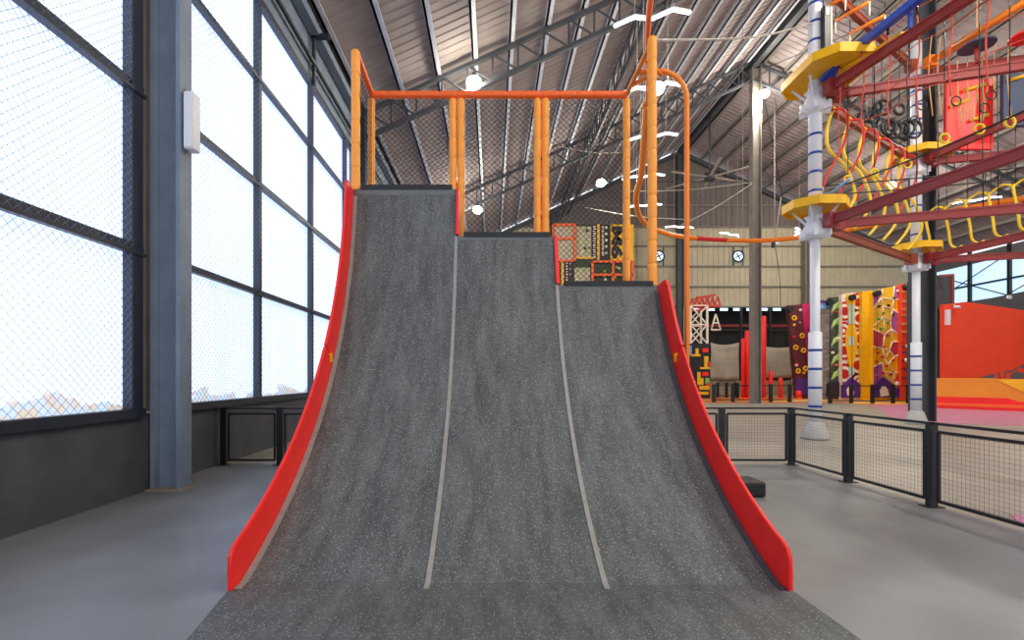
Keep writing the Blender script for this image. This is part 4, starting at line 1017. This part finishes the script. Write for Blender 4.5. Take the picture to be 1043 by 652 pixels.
# tarpaulins in the opening
for (x0, x1, y0, y1, lb) in ((724, 752.5, 349, 387, 'beige tarpaulin hanging left of the pale column in the dark opening'), (776, 811, 352, 385, 'beige tarpaulin hanging right of the pale column in the dark opening')):
    Yw = YB-.3; a = P(x0, y1, Yw); b_ = P(x1, y0, Yw); mb = MB(); vs = []; n = 14; k = 8
    for j in range(k+1):
        for i in range(n+1):
            u = i/n; v = j/k
            vs.append((a.x+(b_.x-a.x)*u, Yw+.10*math.sin(u*9+v*3)*math.cos(v*2)+.06*math.sin(v*7+u*4), a.z+(b_.z-a.z)*v+.15*math.sin(u*3.1)*v*0-.18*math.sin(u*math.pi)*v))
    fs = [(j*(n+1)+i, j*(n+1)+i+1, (j+1)*(n+1)+i+1, (j+1)*(n+1)+i) for j in range(k) for i in range(n)]
    mb.add(vs, fs, 0, True); t_ = mb.build('tarpaulin', 'tarp', loc=(a.x, Yw, a.z)); tag(t_, lb, 'tarpaulin')
    sd = t_.modifiers.new('solid', 'SOLIDIFY'); sd.thickness = .02

# low barriers at the back
def far_fence(pts, label):
    o = thing('low_barrier', label, 'barrier', (*pts[0], 0))
    for x, y in pts: MB().box((x-.09, y-.05, .0), (x+.09, y+.05, 1.06)).build('post', 'black', o)
    for p, q in zip(pts, pts[1:]):
        for z in (.98, .15): MB().beam((*p, z), (*q, z), .04, .05).build('rail', 'black', o)
ff = lambda xs, Y: [((x-VX)*Y/F, Y) for x in xs]
far_fence(ff((727, 746.5, 766, 785, 804.5), 28.5), 'row of low black barrier posts in front of the red pillars')
far_fence(ff((845.5, 867, 888.5, 909.5, 925), 27.4), 'row of low black barrier posts in front of the painted climbing walls')
far_fence([((731-VX)*35/F, 35), ((740-VX)*35/F, 35), ((749-VX)*35/F, 35), ((759-VX)*33/F, 34)], 'thin black barrier behind the front posts, below the beige tarpaulin')

# ------------------------------------------------------------------ orange wall, dark block and yellow bumper on the right
YO = 25.2
o = thing('orange_wall', 'large plain orange partition wall behind the yellow bumper', 'partition wall', ((1000-VX)*YO/F, YO, 0))
MB().prism([(x, max(.01, z)) for x, z in Q([(961.5, 420), (961.5, 310), (984, 307.5), (1070, 320), (1130, 330), (1130, 420)], YO)], 'y', YO, YO+.25).build('panel', 'orangewall', o)
f_ = MB()
for pl in ([(994, 386), (1012.5, 380.5), (1013, 386)], [(1028, 383), (1034, 378.5), (1043, 380), (1043, 386), (1030, 386)], [(1037, 374), (1043, 371), (1050, 372), (1050, 375), (1040, 375)], [(1017.5, 386), (1016.5, 379), (1017.5, 379), (1019, 386)], [(1022, 385), (1024, 377), (1030, 378), (1036, 374), (1037, 375), (1030, 379.5), (1025, 378.5), (1023, 385)]):
    facepoly(f_, pl, YO, .02)
f_.build('painted_figure', 'steelgrey', o)['label'] = 'dark grey painted figure'
o2 = thing('wall_light', 'small white box light high on the orange wall', 'light', P(966, 322, YO-.1))
a = P(964, 331, YO-.1); b_ = P(968, 315.5, YO-.1); MB().box((a.x, YO-.12, a.z), (b_.x, YO-.001, b_.z)).build('body', 'white', o2)
MB().box((a.x+.04, YO-.125, a.z+.1), (b_.x-.04, YO-.12, b_.z-.1)).build('diffuser', 'chip', o2)
o2 = thing('security_camera', 'small white camera on top of the orange wall', 'camera', P(974, 312, YO-.1))
a = P(974, 312.5, YO-.15); MB().tube([a-Vector((.12,0,0)), a+Vector((.12,-.1,-.03))], .07, 8).build('body', 'white', o2); MB().tube([a, a+Vector((0,.14,.12))], .03, 6).build('bracket', 'white', o2)
o = thing('dark_cabin', 'tall dark grey box structure between the dark column and the orange wall', 'cabin', ((956-VX)*26/F, 26, 0))
MB().box(((948-VX)*26/F, 25.6, .01), ((962-VX)*26/F, 27.5, P(0, 282, 26).z)).build('body', 'wallpaint', o)
MB().box(((961-VX)*26/F, 25.52, 3.0), ((963-VX)*26/F+.03, 25.6, P(0, 281, 26).z)).beam(P(957, 281, 25.5), P(971, 280, 25.0), .10).build('edge_trim', 'beambrown', o)
o = thing('grey_gable_panel', 'dark grey sloping panel rising behind the orange wall', 'panel', ((1020-VX)*28/F, 28, 0))
MB().prism([(x, max(.01, z)) for x, z in Q([(978, 420), (978, 310), (1043, 297), (1090, 288), (1090, 420)], 28)], 'y', 28, 28.15).build('board', 'steelgrey', o)
t_ = P(1028, 303, 27.9); MB().disc(t_, .12, 'y', .1).build('sensor', 'white', o)
# bumper
bA = Vector(((953-VX)*23.6/F, 23.6, 0)); bB = Vector((24.4, 19.6, 0)); d = (bB-bA).normalized(); nrm = Vector((d.y, -d.x, 0))
if nrm.y > 0: nrm = -nrm
o = thing('foam_bumper', 'long yellow foam bumper with red and orange foot in front of the orange wall', 'bumper', tuple(bA))
def seg(y0z, L0, L1, off0, off1, zz0, zz1, m, nm_):
    a, b_ = bA+d*L0, bA+d*L1
    vs = [a+nrm*off0, b_+nrm*off0, b_+nrm*off1, a+nrm*off1]
    MB().add([(v.x, v.y, zz0) for v in vs]+[(v.x, v.y, zz1) for v in vs], [(0,3,2,1),(4,5,6,7),(0,1,5,4),(1,2,6,5),(2,3,7,6),(3,0,4,7)]).build(nm_, m, o)
LT = (bB-bA).length
seg(0, 0, LT, -.5, .10, .42, 1.40, 'amberpad', 'pad')
seg(0, 0, LT, -.5, .16, .01, .14, 'red', 'foot_strip'); seg(0, 0, LT, -.5, .20, .14, .27, 'orangedeep', 'foot_strip'); seg(0, 0, LT, -.5, .14, .27, .42, 'red', 'foot_strip')
def onface(l, z, off): v = bA+d*l+nrm*off; return (v.x, v.y, z)
pl = [(LT*.40, 1.402), (LT*.62, .70), (LT, .66), (LT, 1.402)]
MB().add([onface(l, z, .10) for l, z in pl]+[onface(l, z, .15) for l, z in pl], [(3,2,1,0),(4,5,6,7),(0,1,5,4),(1,2,6,5),(2,3,7,6),(3,0,4,7)]).build('front_pad', 'yellowpad', o)['label'] = 'brighter yellow raised pad'
pl = [(0, .42), (LT*.55, .42), (LT*.48, .56), (0, .56)]
MB().add([onface(l, z, .10) for l, z in pl]+[onface(l, z, .13) for l, z in pl], [(3,2,1,0),(4,5,6,7),(0,1,5,4),(1,2,6,5),(2,3,7,6),(3,0,4,7)]).build('red_wedge', 'red', o)
pl = [(0, 1.395), (LT*.40, 1.395), (LT*.40, 1.43), (0, 1.43)]
MB().add([onface(l, z, .02) for l, z in pl]+[onface(l, z, .12) for l, z in pl], [(3,2,1,0),(4,5,6,7),(0,1,5,4),(1,2,6,5),(2,3,7,6),(3,0,4,7)]).build('top_edge', 'yellowpad', o)
